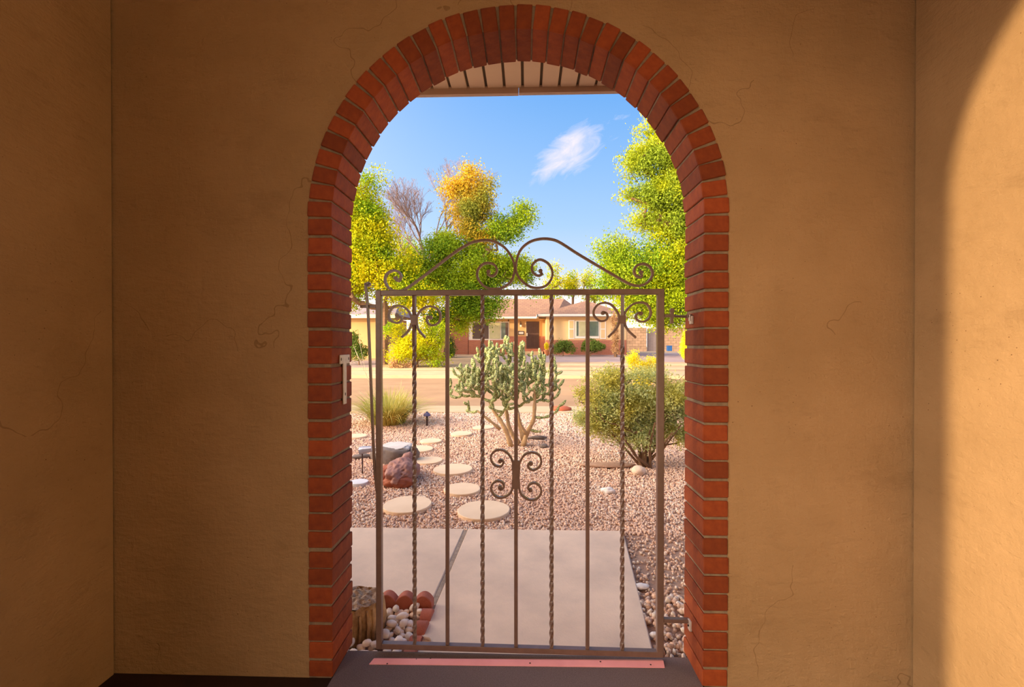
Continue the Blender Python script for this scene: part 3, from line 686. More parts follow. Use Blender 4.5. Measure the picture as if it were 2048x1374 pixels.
def edging(p0, p1, n, h, label, th=.052):
    d_ = Vector((p1.x-p0.x, p1.y-p0.y, 0)); L = d_.length
    e_ = empty('edging_block', (p0.x, p0.y, ZG), math.atan2(d_.y, d_.x), label, 'garden edging')
    out = [(0, 0), (L, 0)]; top_ = []
    for i in range(n*10+1):
        t = i/(n*10); ph = (t*n) % 1.0
        top_.append((t*L, h-.034+.034*math.sin(PI*ph)**.8 if 0 < t < 1 else h-.034))
    poly = [(0, 0)]+top_+[(L, 0)]
    n_ = len(poly); b = MB()
    b.prism(poly[::-1], lambda a_, b2, s_: (a_, -th/2+s_*th, b2)); b.build('scalloped_block', m_edge, e_, bevel=.003)
    return e_
bk_r = atz(866, 1222, ZG); bk_l = Vector((bk_r.x-.36, bk_r.y+.01, 0)); bk_rr = Vector((bk_r.x+.00, bk_r.y, 0))
edging(bk_l, bk_rr, 4, aty(850, 1187, bk_r.y).z-ZG, 'red scalloped concrete edging block across the back of the stone planter')
fr = atz(822, 1318, ZG)
hh = aty(850, 1200, bk_r.y).z-ZG
A = Vector((bk_r.x-.012, bk_r.y-.025, 0)); Bv = Vector((fr.x-.005, .17, 0)); mid = A.lerp(Bv, .52)
edging(A, mid.lerp(A, .01), 2, hh-.004, 'red scalloped concrete edging block along the path, the farther of two')
edging(mid, Bv, 2, hh-.012, 'red scalloped concrete edging block along the path, nearest the threshold')
# white river stones: singles in a loose heap
rs_meshes = []
for i in range(6):
    o = lumpy('river_stone', m_river, (1, .78, .62), i+2, sub=2, amp=.16, freq=1.1); rs_meshes.append(o.data); bpy.data.objects.remove(o)
placed = []; r3 = random.Random(5); tries = 0
def line_x(y): return A.x+(Bv.x-A.x)*(y-A.y)/(Bv.y-A.y)
while len(placed) < 130 and tries < 20000:
    tries += 1
    y = r3.uniform(.17, bk_r.y-.035); x = r3.uniform(-1.05, line_x(y)-.035); r_ = r3.uniform(.018, .029)
    if (x-sp.x)**2+(y-sp.y)**2 < (.112+r_*.6)**2: continue
    if y < TH+.02 and x < -RI-.08: continue
    lvl = 0
    if any((x-a_)**2+(y-b2)**2 < ((r_+c_)*.70)**2 for a_, b2, c_, l_ in placed if l_ == 0):
        if len(placed) > 60 and r3.random() < .06 and not any((x-a_)**2+(y-b2)**2 < ((r_+c_)*.85)**2 for a_, b2, c_, l_ in placed if l_ == 1): lvl = 1
        else: continue
    placed.append((x, y, r_, lvl))
for (x, y, r_, lvl) in placed:
    o = link('river_stone', rs_meshes[r3.randrange(6)])
    o.location = (x, y, ZG+.006+r_*.5+lvl*.022); o.scale = (r_, r_*r3.uniform(.8, 1.1), r_*r3.uniform(.85, 1.1)); o.rotation_euler = (r3.uniform(-.35, .35), r3.uniform(-.35, .35), r3.uniform(0, 6.28))
    tag(o, 'smooth whitish river stone heaped in the planter beside the stump', 'stone', 'white river stones in the planter')

# ------------------------------------------------------------------ stepping stones
def step(px, py, r_, label, mat=None, th=.035, name='stepping_stone', seed=0):
    c_ = atz(px, py, ZG+.02); b = MB(); n_ = 30; rq = random.Random(seed+int(px))
    ph = rq.random()*6; pr = [(r_*(1+.02*math.sin(2*2*PI*k/n_+ph)+.008*rq.uniform(-1, 1))*math.cos(2*PI*k/n_), r_*(1+.02*math.sin(2*2*PI*k/n_+ph))*math.sin(2*PI*k/n_)) for k in range(n_)]
    b.prism(pr, lambda a_, b2, s_: (a_, b2, s_*th)); o = b.build(name, mat or m_step, bevel=.004); o.location = (c_.x, c_.y, ZG-.012)
    tag(o, label, 'stepping stone'); return o
for px, py, r_, lab in ((815, 1008, .195, 'round tan stepping stone nearest the log, front left of the pair by the slab'),
    (967.5, 1019, .205, 'round tan stepping stone nearest the concrete slab, below the gate medallion'),
    (924, 977, .165, 'round tan stepping stone just behind the one nearest the slab'),
    (906, 937.5, .20, 'round tan stepping stone, third from the slab, right of the log'),
    (857, 920, .155, 'round tan stepping stone directly right of the reddish log'),
    (838, 897, .175, 'round tan stepping stone beside the grey boulder'),
    (862, 881, .145, 'thin round tan stepping stone in the middle of the curving row'),
    (923, 866.5, .16, 'round tan stepping stone left of the cactus foot'),
    (967, 854, .165, 'farthest round tan stepping stone, hidden partly by the cactus'),
    (712, 871.5, .15, 'round tan stepping stone at far left behind the spotlight'),):
    step(px, py, r_, lab)
step(718, 963, .085, 'small round stone with blue-white sky light in its colour by left jamb below the spotlight', m_step_skylit, name='skylit_disc_stone')

# ------------------------------------------------------------------ rocks and lights in the yard
def rock(name, px, py, r, mat, label, cat='rock', seed=1, rz=0, **k):
    c_ = atz(px, py, ZG); o = lumpy(name, mat, r, seed, **k); o.location = (c_.x, c_.y+r[1]*.6, ZG+r[2]*.55); o.rotation_euler = (0, 0, rz)
    return tag(o, label, cat)
# grey boulder with a flat pale top
c_ = atz(778, 929, ZG); e = empty('flat_boulder', (c_.x, c_.y+.16, ZG), R(-8), 'flat-topped grey boulder with pale top lying behind the reddish log', 'boulder')
o = lumpy('boulder_body', m_grey, (.225, .17, .17), 4, e, sub=4, amp=.22, flat_top=.085); o.location = (0, 0, .06)
o = lumpy('boulder_cap', m_greytop, (.20, .15, .06), 9, e, sub=4, amp=.30, flat_top=.018); o.location = (-.015, .03, .140); o.rotation_euler = (R(9), R(-5), 0)
o = lumpy('boulder_knob', m_grey, (.065, .06, .07), 6, e, sub=3, amp=.2); o.location = (.235, .02, .085)
# petrified log
c_ = atz(783, 976, ZG); e = empty('petrified_log', (c_.x, c_.y+.13, ZG), 0, 'reddish petrified log with split end lying in front of the grey boulder', 'log')
def lshape(p):
    a_ = p.y; return Vector((p.x*(1-.9*max(0, a_)), p.y+.0, p.z*(1-.25*max(0, a_)/.2)+.10*max(0, a_)))
o = lumpy('log_body', m_petr, (.155, .26, .135), 12, e, sub=5, amp=.22, freq=2.4, shape=lshape); o.location = (.035, .12, .075)
o = lumpy('log_knot', m_petr, (.065, .07, .07), 15, e, sub=3, amp=.2); o.location = (.05, .27, .165)
o = lumpy('log_side', m_petr2, (.13, .14, .09), 18, e, sub=4, amp=.3, freq=2.5); o.location = (-.095, .09, .05)
o = lumpy('log_core', m_petr2, (.145, .07, .06), 21, e, sub=4, amp=.22); o.location = (.045, -.075, .035)
rock('dark_flat_rock', 722, 917, (.12, .05, .03), m_grey, 'thin dark rock lying at the left jamb beside the grey boulder', seed=31, rz=.3)
rock('red_rock', 1122, 823, (.21, .12, .065), m_redrock, 'flat rust-red rock at the curb between cactus and big shrub', seed=33)
rock('pale_boulder', 1279, 950, (.072, .06, .055), m_pale, 'rounded pale rock at the foot of the big right-hand shrub', seed=35)
rock('white_rock', 1217, 987, (.062, .04, .030), m_white, 'small angular white rock alone on gravel right of centre', seed=37, amp=.4)
rock('white_flat_stone', 1283, 1178, (.042, .026, .012), m_white, 'flat white stone on gravel just right of the concrete path edge', seed=39)
rock('white_chip', 1310, 1276, (.022, .015, .013), m_white, 'tiny white stone chip near the right gate stile foot', seed=41)
rock('brown_rock', 1088, 896, (.055, .045, .03), m_grey, 'small brown rock right of the cactus foot', seed=43)
rock('long_low_rock', 1215, 935, (.30, .09, .022), m_dirt, 'long low tan rock half buried left of the shrub base', seed=44)
# fallen cactus joint
c_ = atz(1072, 880, ZG); b = MB(); b.tube([(c_.x-.14, c_.y, ZG+.02), (c_.x-.02, c_.y+.03, ZG+.03), (c_.x+.07, c_.y, ZG+.035), (c_.x+.15, c_.y+.02, ZG+.03)], [.012, .024, .030, .014], 8)
tag(b.build('fallen_cactus_joint', m_grey, smooth=True), 'dried dark fallen cactus joint on gravel right of the cactus foot', 'cactus piece')
# dead leaf on the path
c_ = atz(853, 1279, ZS); b = MB(); b.tube([(c_.x-.022, c_.y+.010, ZS+.010), (c_.x-.005, c_.y, ZS+.009), (c_.x+.012, c_.y-.005, ZS+.008), (c_.x+.022, c_.y-.012, ZS+.004)], [.002, .007, .008, .002], 6)
tag(b.build('dry_leaf', m_pale, smooth=True), 'curled dry leaf on the concrete path beside the red edging', 'leaf')
# blue mushroom path light
c_ = atz(854, 851, ZG); e = empty('path_light', (c_.x, c_.y, ZG), 0, 'small blue mushroom-shaped path light beside the grass clump', 'path light')
MB().tube([(0, 0, 0), (0, 0, .16)], .016, 8).build('stake', m_dark, e); MB().lathe([(.055, .155), (.06, .165), (.045, .195), (.018, .21), (.016, .225), (.0, .225)], 16).build('cap', m_lampblue, e)
# spotlight on a stake
c_ = atz(725, 947, ZG); e = empty('garden_spotlight', (c_.x, c_.y, ZG), R(-20), 'grey garden spotlight on thin stake near left brick jamb', 'spotlight')
MB().tube([(0, 0, 0), (-.002, 0, .235)], .006, 8).build('stake', m_dark, e)
b = MB(); b.tube([(-.035, .01, .225), (.0, .02, .235), (.09, .04, .25)], [.042, .040, .028], 16); b.build('lamp_head', m_lampgrey, e, smooth=False)
b = MB(); b.tube([(-.037, .0095, .225), (-.039, .009, .225)], [.036, .034], 16); b.build('lens', m_white, e)

# ------------------------------------------------------------------ plants
def grow(nodes, targets, rng_, rise=.25, step_=.12, jit=.03):
    """grow branches from nodes [(pos, parent)] to every target; returns node list"""
    nodes = list(nodes); pos = np.array([n_[0] for n_ in nodes]); base = pos[0]
    order = np.argsort([np.linalg.norm(t-base) for t in targets])
    for ti in order:
        t = np.array(targets[ti]); d_ = pos-t
        cost = np.linalg.norm(d_, axis=1)+.8*np.maximum(0, d_[:, 2])
        i = int(np.argmin(cost)); p = pos[i]; L = np.linalg.norm(t-p)
        k = max(1, int(L/step_)); mid = (p+t)/2; mid[2] -= rise*L*.5; par = i
        new = []
        for s_ in range(1, k+1):
            f = s_/k; q = (1-f)**2*p+2*f*(1-f)*mid+f*f*t
            if s_ < k: q = q+rng_.normal(size=3)*jit*min(L, 1)
            nodes.append((q, par)); par = len(nodes)-1; new.append(q)
        pos = np.vstack([pos]+[n_[None] for n_ in new])
    return nodes
def branch_mesh(nodes, r_tip, r_base, power=2.2, sides=5, cap_r=None):
    n_ = len(nodes); w = np.zeros(n_); kids = [[] for _ in range(n_)]
    for i, (p, q) in enumerate(nodes):
        if q is not None and q >= 0: kids[q].append(i)
    for i in range(n_-1, -1, -1):
        if not kids[i]: w[i] = 1
        if nodes[i][1] is not None and nodes[i][1] >= 0: w[nodes[i][1]] += w[i]
    rad = r_tip*(w**(1/power)); sc_ = r_base/rad[0]
    rad = r_tip+(rad-r_tip)*max(0, (r_base-r_tip)/(max(rad[0]-r_tip, 1e-6)))
    b = MB()
    started = set()
    for i in range(n_):
        for j, kk in enumerate(kids[i]):
            if i == 0 or j > 0 or nodes[i][1] is None:
                chain = [i, kk]
                while kids[chain[-1]]: chain.append(kids[chain[-1]][0])
                b.tube([nodes[c][0] for c in chain], [min(rad[c], rad[chain[1]]) if c == i else rad[c] for c in chain], sides, cap=True)
    return b, rad, kids

def blob_points(blobs, Yb, n, rng_, shell=.0):
    """blobs: (px,py,rx,ry[,dy]) in photo pixels at depth Yb+dy -> points in ellipsoids, weighted by size"""
    sub = []
    for b_ in blobs:
        if min(b_[2], b_[3]) < 12: sub.append(b_); continue
        k = 9 if min(b_[2], b_[3]) > 30 else 6; f = .54 if k == 9 else .60
        for i in range(k):
            v = rng_.normal(size=3); v /= np.linalg.norm(v); q = .72*rng_.random()**.35; g = f*rng_.uniform(.75, 1.2)
            s0 = (Yb-CAM.y)/F
            sub.append((b_[0]+v[0]*q*b_[2], b_[1]-v[2]*q*b_[3], b_[2]*g, b_[3]*g*.85, (b_[4] if len(b_) > 4 else 0)+v[1]*q*b_[2]*s0*.8))
    blobs = sub
    w = np.array([b_[2]*b_[3] for b_ in blobs], float); w /= w.sum(); out = []
    for b_, ww in zip(blobs, w):
        Y = Yb+(b_[4] if len(b_) > 4 else 0); c0 = aty(b_[0], b_[1], Y); s_ = (Y-CAM.y)/F
        k = max(2, int(n*ww)); v = rng_.normal(size=(k, 3)); v /= np.linalg.norm(v, axis=1, keepdims=True); r_ = (shell+(1-shell)*rng_.random(k))**(1/2.2)
        rx, rz = b_[2]*s_, b_[3]*s_; v = v*r_[:, None]*np.array([rx, (rx+rz)/2*.8, rz])
        out.append(v+np.array(c0))
    return np.concatenate(out)

def tree(name, label, cat, Y, base_px, zb_, blobs, mat, leaf, n_clusters, per, spread, r_base, seed, n_br=90, fork=None, group=None, lmats=None, droop=.3, aspect=.6, bark=None, trunk_pts=None):
    rg_ = np.random.default_rng(seed)
    base = aty(base_px[0], base_px[1], Y); base.z = zb_
    e_ = empty(name, base, 0, label, cat, group)
    B = np.array(base)
    tg = blob_points(blobs, Y, n_br, rg_)
    tp = [np.array(aty(q[0], q[1], Y)) for q in (trunk_pts or [])]
    top_ = np.array(aty(fork[0], fork[1], Y)) if fork else tg.mean(0)*[1, 1, .55]+B*[0, 0, .45]
    nodes = [(B, None)]; pts = [B]+(tp or [B*.5+top_*.5, top_])
    for i in range(1, len(pts)):
        for s_ in range(1, 5):
            nodes.append((pts[i-1]+(pts[i]-pts[i-1])*s_/4, len(nodes)-1))
    nodes = grow(nodes, tg, rg_, .2, .5, .02)
    nodes = [(p-B, q) for p, q in nodes]
    bm_, rad, kids = branch_mesh(nodes, .012 if leaf > .05 else .003, r_base, 1.9, 6)
    bm_.build('branches', bark or m_bark, e_, fixn=False)
    cl = blob_points(blobs, Y, n_clusters, rg_, .25)-B
    P_ = np.repeat(cl, per, 0)+rg_.normal(size=(len(cl)*per, 3))*spread*np.array([1, 1, .8])
    V_, F_ = leaves(P_, leaf, rg_, aspect, droop); link('foliage', np_mesh('foliage', V_, F_, mat), e_)
    if lmats:
        for (bl, mt, nc) in lmats:
            cl = blob_points(bl, Y, nc, rg_, .3)-B; P_ = np.repeat(cl, per, 0)+rg_.normal(size=(len(cl)*per, 3))*spread
            V_, F_ = leaves(P_, leaf, rg_, aspect, droop); link('foliage', np_mesh('foliage', V_, F_, mt), e_)
    return e_

# left yellow tree
tree('yellow_tree', 'large bright yellow-leaved tree at left, its crown cut by the brick arch', 'tree', 24, (770, 735), .05,
     [(700, 480, 70, 110), (640, 430, 80, 110), (725, 430, 45, 70), (745, 520, 70, 70), (700, 570, 60, 50), (790, 560, 60, 50), (735, 370, 18, 30), (757, 352, 10, 12), (600, 560, 80, 70), (830, 590, 50, 35), (748, 470, 36, 30)],
     m_leaf_y, .14, 1900, 60, .36, .22, 21, fork=(770, 600))
# tall green and gold tree in the centre
tree('tall_green_tree', 'tall green tree with gold top standing left of centre before the house', 'tree', 27, (882, 735), .15,
     [(1018, 445, 40, 22), (1045, 425, 18, 20), (1000, 470, 45, 22), (900, 510, 50, 40), (960, 550, 60, 45), (1005, 550, 55, 40), (900, 580, 60, 40), (945, 610, 55, 28), (1045, 540, 25, 30), (985, 640, 8, 12), (850, 540, 45, 45), (880, 640, 40, 25), (960, 500, 40, 25), (1060, 590, 14, 8), (930, 620, 50, 30)],
     m_leaf_g, .13, 1700, 52, .28, .26, 22, trunk_pts=[(905, 620), (928, 550), (932, 500), (928, 440)],
     lmats=[([(940, 345, 20, 18), (915, 375, 34, 18), (955, 385, 32, 26), (935, 420, 42, 30), (950, 455, 34, 26), (975, 370, 16, 14), (965, 480, 24, 14)], m_leaf_o, 420), ([(925, 650, 12, 16), (918, 622, 8, 14), (975, 520, 22, 12), (885, 560, 30, 14)], m_leaf_y, 90)])
# bare tree
def bare_tree():
    rg_ = np.random.default_rng(4); Y = 29.0; base = aty(868, 700, Y); base.z = .2; B = np.array(base)
    e_ = empty('bare_tree', base, 0, 'leafless tree with fine purplish twigs against the sky at left', 'tree')
    rr = random.Random(8); mb = MB(); sc_ = (Y-CAM.y)/F
    def limb(p, d, L, r_, dep):
        n_ = 4; pts = [p]; q = p.copy()
        for k in range(n_):
            d = (d+Vector((rr.gauss(0, .09), rr.gauss(0, .09), rr.gauss(0, .05)+.03))).normalized(); q = q+d*L/n_; pts.append(q)
            if 2 <= dep < 6 and k >= 1 and rr.random() < .75:
                a_ = Vector((rr.gauss(0, 1), rr.gauss(0, .8), rr.gauss(.2, .5))).normalized(); limb(q, (d+a_*.75).normalized(), L*rr.uniform(.35, .6), r_*.4, dep+2)
        mb.tube(pts, [r_*(1-.35*k/n_) for k in range(n_+1)], 5 if dep < 3 else 3, cap=False)
        if dep < 7 and L > .25:
            for _ in range(2 if rr.random() < .6 else 3):
                a_ = Vector((rr.gauss(0, 1), rr.gauss(0, .7), rr.gauss(0, .4))).normalized(); limb(q, (d+a_*.42).normalized(), L*rr.uniform(.62, .82), max(r_*.62, .006), dep+1)
    P_ = lambda x_, y_: Vector(aty(x_, y_, Y))-Vector(base)
    mb.tube([Vector((0, 0, 0)), P_(864, 600), P_(856, 530)], [.2, .15, .12], 8)
    for x_, y_, dx, L in ((856, 530, -.50, 1.65), (850, 510, -.25, 1.5), (848, 520, -.8, 1.6), (868, 510, .35, 2.0), (856, 530, .18, 1.9), (860, 560, -.95, 1.9), (862, 550, .62, 2.2), (856, 540, -.1, 1.8)):
        limb(P_(x_, y_), Vector((dx, rr.uniform(-.2, .2), 1)).normalized(), L, .075, 0)
    mb.build('branches', m_twig, e_, fixn=False)
bare_tree()
# right tree
tree('right_tree', 'tall yellow-green tree at right, overhanging the house driveway', 'tree', 16.5, (1440, 740), -.05,
     [(1345, 300, 60, 50), (1290, 330, 40, 30), (1300, 300, 30, 20), (1270, 305, 18, 10), (1360, 370, 70, 60), (1310, 385, 45, 35), (1265, 390, 22, 14), (1262, 350, 16, 10), (1340, 440, 60, 40), (1300, 440, 35, 24), (1420, 400, 90, 110), (1290, 262, 14, 10), (1400, 480, 70, 50), (1330, 250, 40, 30)],
     m_leaf_r, .11, 2300, 44, .20, .24, 23, fork=(1440, 520), aspect=.42, droop=.6,
     lmats=[([(1215, 500, 26, 20), (1250, 520, 40, 34), (1230, 545, 44, 34), (1300, 540, 60, 50), (1290, 600, 65, 40), (1340, 620, 50, 38), (1360, 560, 60, 60), (1210, 570, 24, 24), (1222, 468, 10, 8), (1330, 500, 50, 35), (1195, 505, 8, 6), (1400, 600, 70, 60)], m_leaf_g, 1100),
            ([(1240, 560, 50, 35), (1290, 620, 60, 30), (1350, 640, 40, 18), (1330, 540, 60, 45), (1250, 500, 30, 20)], m_leaf_r, 380)])
# small trees far behind the roof
for i, (bl, lab) in enumerate(((([(1108, 560, 22, 28), (1112, 535, 14, 14), (1100, 590, 25, 16)]), 'small yellow tree beyond the roof, left of its neighbours'),
                               (([(1140, 575, 16, 22), (1145, 553, 8, 12)]), 'narrow yellow-green tree beyond the roof, middle of three'),
                               (([(1172, 565, 18, 20), (1185, 590, 24, 14), (1178, 545, 10, 10)]), 'yellow-green tree beyond the roof, right of its neighbours'))):
    tree('distant_tree', lab, 'tree', 48+i*1.5, (bl[0][0], 660), .4, bl, (m_leaf_y, m_leaf_y, m_leaf_r)[i], .2, 170, 14, .35, .14, 40+i, n_br=14, group='trees behind the roof')
tree('distant_tree', 'green tree in the background between yellow tree and bare tree', 'tree', 44, (870, 640), .4, [(830, 520, 40, 40), (880, 520, 40, 30), (800, 500, 30, 30)], m_leaf_y, .2, 420, 14, .4, .2, 49, n_br=20, group='trees behind the roof')

def bush(name, label, px, ybase, rx, ry, Y, mat, leaf, n, seed, zb_=None, cat='shrub', blobs=None, per=12, spread=.06, group=None, stem=m_bark, rb=.04, aspect=.5):
    zb_ = zs_at(Y) if zb_ is None else zb_
    return tree(name, label, cat, Y, (px, ybase), zb_, blobs or [(px, ybase-ry, rx, ry)], mat, leaf, n, per, spread, rb, seed, n_br=30, fork=(px, ybase-ry*.7), group=group, aspect=aspect, droop=0, bark=stem)
bush('yellow_shrub', 'big golden-yellow shrub at the far curb beneath the green tree', 835, 742, 0, 30, 22.5, m_leaf_y, .10, 1700, 61,
     blobs=[(830, 690, 58, 36), (800, 700, 36, 34), (790, 668, 26, 26), (860, 700, 40, 26), (875, 722, 30, 16), (815, 735, 24, 8), (850, 655, 36, 22), (880, 665, 24, 24)], spread=.14, rb=.07)
bush('dry_brush', 'clump of dry brown brush at the foot of the golden-yellow shrub', 805, 742, 22, 9, 21.9, m_dry, .09, 160, 62, blobs=[(797, 734, 22, 8), (818, 733, 14, 8), (790, 728, 12, 10)], spread=.08)
bush('green_shrub', 'rounded green shrub against the peach garage wall at far left', 718, 720, 18, 28, 23.5, m_leaf_h, .10, 420, 63, blobs=[(716, 700, 17, 20), (710, 680, 12, 18), (727, 706, 10, 12), (695, 700, 20, 24)], spread=.12)
bush('green_shrub', 'narrow green shrub left of the red brick wall corner', 903, 716, 10, 25, 30, m_leaf_h, .12, 200, 64, blobs=[(900, 690, 12, 22)], spread=.12)
bush('hedge_ball', 'low green shrub with brown top under the house window', 1126, 711, 25, 17, 31.3, m_leaf_h, .10, 420, 65, blobs=[(1126, 694, 22, 15), (1140, 698, 12, 10), (1112, 698, 12, 10)], spread=.08, group='shrubs under the house window')
bush('hedge_ball', 'round clipped green shrub under the right part of the window', 1181, 711, 30, 17, 31.3, m_leaf_h, .09, 700, 66, blobs=[(1181, 694, 29, 16)], spread=.05, group='shrubs under the house window')
bush('yellow_shrub', 'tall bright yellow shrub behind the right brick jamb near the block wall', 1375, 716, 14, 26, 24, m_bloom, .09, 420, 67, blobs=[(1376, 680, 14, 22), (1378, 705, 14, 14), (1368, 700, 7, 16)], spread=.08)
bush('vine_post', 'brown vine-covered post standing between house window and block wall', 1231, 711, 8, 28, 30.5, m_dry, .10, 260, 68, blobs=[(1231, 697, 7, 14), (1231, 670, 7, 18), (1232, 640, 9, 16)], spread=.07, rb=.12)

# big sage shrub at right
e = bush('sage_shrub', 'large grey-green bushy shrub on the gravel at right, just beyond the gate', 1290, 934, 0, 100, 3.25, m_leaf_s, .034, 4200, 70, zb_=ZG,
     blobs=[(1200, 800, 55, 50), (1240, 790, 60, 50), (1300, 790, 60, 50), (1350, 800, 50, 60), (1190, 845, 42, 28), (1165, 790, 22, 22), (1250, 860, 50, 30), (1290, 872, 42, 34), (1330, 850, 45, 36), (1240, 755, 50, 22), (1300, 748, 45, 20), (1160, 830, 18, 14), (1365, 870, 24, 24), (1400, 820, 40, 60), (1230, 830, 60, 40), (1310, 830, 60, 45), (1215, 850, 40, 28)], spread=.04, rb=.030, aspect=.33, per=13)
b_ = MB(); q0 = Vector(e.location); rs = random.Random(9)
for k, (x_, y_) in enumerate(((1225, 868), (1250, 880), (1265, 860), (1285, 870), (1300, 860), (1320, 862), (1345, 865), (1240, 850), (1362, 850), (1275, 850), (1310, 845), (1335, 880))):
    p1 = Vector(aty(x_, y_, 3.25+rs.uniform(-.25, .2)))-q0; md = p1*.5; md.z -= .02; md.x += rs.uniform(-.02, .02)
    b_.tube([Vector((rs.uniform(-.06, .06), rs.uniform(-.05, .05), 0)), md, p1], [.016, .012, .008], 6)
b_.build('stems', m_bark, e)
bush('yellow_bloom_shrub', 'small bright yellow flowering shrub showing above the grey-green shrub', 1285, 800, 0, 60, 4.6, m_bloom, .022, 1000, 71, zb_=ZG,
     blobs=[(1268, 722, 13, 18), (1282, 735, 14, 16), (1300, 730, 14, 16), (1312, 728, 10, 14), (1290, 755, 30, 22)], spread=.03, rb=.02, aspect=.4)

# cholla cactus
def cholla():
    rg_ = np.random.default_rng(12); Y = atz(1035, 893, ZG).y; base = aty(1035, 893, Y); base.z = ZG; B = np.array(base); s_ = (Y-CAM.y)/F
    e_ = empty('cholla_cactus', base, 0, 'bushy pale green cholla cactus with tan trunks on gravel beyond the gate', 'cactus')
    W = lambda x_, y_, dy=0.0: np.array(aty(x_, y_, Y+dy))-B
    trunks = [[(1022, 893, 0), (1012, 862, 0), (1000, 840, .05), (988, 822, .1), (978, 800, .1)], [(1046, 893, 0), (1054, 866, 0), (1066, 842, -.03), (1069, 815, -.05), (1070, 780, -.05)],
              [(1038, 888, .05), (1020, 860, .1), (1014, 830, .15), (1010, 800, .15)], [(1048, 885, .1), (1040, 850, .15), (1036, 830, .2), (1030, 800, .2)], [(1052, 868, -.05), (1040, 845, -.1), (1036, 826, -.15)], [(1000, 858, -.05), (978, 840, -.1), (955, 822, -.12)]]
    starts = []
    for tr in trunks:
        pts = spline([W(*q) for q in tr], 3); n_ = len(pts)
        big = tr[0][1] > 880
        MB().tube([Vector(p) for p in pts], [(.034 if big else .022)*(1-.45*i/(n_-1))+.004*math.sin(i*2.3) for i in range(n_)], 9).build('trunk', m_ctrunk, e_, smooth=True)
        starts += [np.array(p) for p in pts[n_//3:]]
    nodes = [(starts[0], None)]+[(p, 0) for p in starts[1:]]
    nstart = len(nodes)
    tg = blob_points([(960, 745, 55, 40), (1010, 722, 45, 42), (1060, 745, 45, 42), (1085, 765, 40, 40), (940, 770, 40, 36), (1010, 780, 60, 38), (990, 705, 30, 24), (930, 740, 30, 20), (1040, 705, 18, 18), (1080, 720, 20, 18), (1105, 735, 16, 16), (1010, 760, 60, 40)], Y, 900, rg_, .35)-B
    extra = [W(905, 778), (W(915, 795)), W(932, 820), W(1125, 742), W(1128, 758), W(1132, 800), W(1120, 780), W(912, 750), W(905, 735), W(1110, 826), W(1083, 862), W(1118, 812), W(1000, 690), W(1012, 680), W(1045, 690), W(900, 765)]
    tg = np.vstack([tg, np.array(extra)])
    allp = [tuple(p) for p, _ in nodes]
    b_ = MB(); sp_p = []; sp_d = []
    pos = [np.array(p) for p, _ in nodes]
    order = np.argsort([np.linalg.norm(t) for t in tg])
    for ti in order:
        t = tg[ti]; A_ = np.array(pos); dd = A_-t; cost = np.linalg.norm(dd, axis=1)+.9*np.maximum(0, dd[:, 2]+.02)+.25*np.abs(dd[:, 1])
        i = int(np.argmin(cost)); p = A_[i]; L = np.linalg.norm(t-p)
        if L < .04: t = t+np.array([0, 0, .06]); L = np.linalg.norm(t-p)
        mid = (p+t)/2; mid[2] -= .22*L; k = max(2, int(L/.018)); path = []
        for j in range(k+1):
            f = j/k; path.append((1-f)**2*p+2*f*(1-f)*mid+f*f*t)
        jl2 = .13; rad = []
        for j, q in enumerate(path):
            d0 = L*j/k; ph = (d0 % jl2)/jl2
            r_ = .0135+.006*math.sin(PI*min(1, ph+.05))
            if j == k: r_ *= .45
            rad.append(r_)
        b_.tube([Vector(q) for q in path], rad, 7)
        for j in range(1, k+1):
            if j % max(1, int(.05/(L/k))) == 0: pos.append(path[j])
            tv = path[j]-path[j-1]; tv = tv/(np.linalg.norm(tv)+1e-9)
            for _ in range(14):
                v = rg_.normal(size=3); v -= tv*v.dot(tv)*.6; v /= np.linalg.norm(v)
                sp_p.append(path[j-1]+(path[j]-path[j-1])*rg_.random()+v*rad[j]*.8); sp_d.append(v)
        pos.append(t)
    b_.build('joints', m_cact, e_, smooth=True, fixn=False)
    P_ = np.array(sp_p); D_ = np.array(sp_d); n_ = len(P_); s2 = np.cross(D_, rg_.normal(size=(n_, 3))); s2 /= np.linalg.norm(s2, axis=1, keepdims=True)
    L_ = rg_.uniform(.006, .014, n_)[:, None]
    V_ = np.stack([P_-s2*.0022, P_+s2*.0022, P_+D_*L_], 1).reshape(-1, 3)
    tag(link('spines', np_mesh('spines', V_, np.arange(3*n_).reshape(n_, 3), m_spine), e_), kind='stuff')
cholla()

# grass clump
def grass(px, py, name, label, n, hgt, spread_, mat, seed, Yo=None):
    rg_ = random.Random(seed); c_ = atz(px, py, ZG)
    e_ = empty(name, (c_.x, c_.y+.12, ZG), 0, label, 'grass')
    V_ = []; F_ = []
    for i in range(n):
        a_ = rg_.uniform(0, 2*PI); r0 = .27*rg_.random()**.7; lean = rg_.uniform(.05, 1)**.8*spread_; h_ = hgt*rg_.uniform(.55, 1.0)
        bx_, by_ = r0*math.cos(a_), r0*math.sin(a_); w_ = rg_.uniform(.004, .0085); a2 = a_+rg_.uniform(-.5, .5)
        k0 = len(V_); K = 6; fl = rg_.uniform(.5, 1.0)
        for j in range(K+1):
            f = j/K; rr = lean*f**1.5; z = h_*(f-.78*fl*(lean/spread_)*f**2.4); ww = w_*(1-f**2)+.0006
            p = Vector((bx_+rr*math.cos(a2), by_+rr*math.sin(a2), max(z, .01))); s2 = Vector((-math.sin(a2), math.cos(a2), 0))*ww
            V_ += [p-s2, p+s2]
        F_ += [(k0+2*j, k0+2*j+1, k0+2*j+3, k0+2*j+2) for j in range(K)]
    me = np_mesh('blades', np.array([tuple(v) for v in V_]), np.array(F_), mat); tag(link('blades', me, e_), kind='stuff')
    return e_, c_
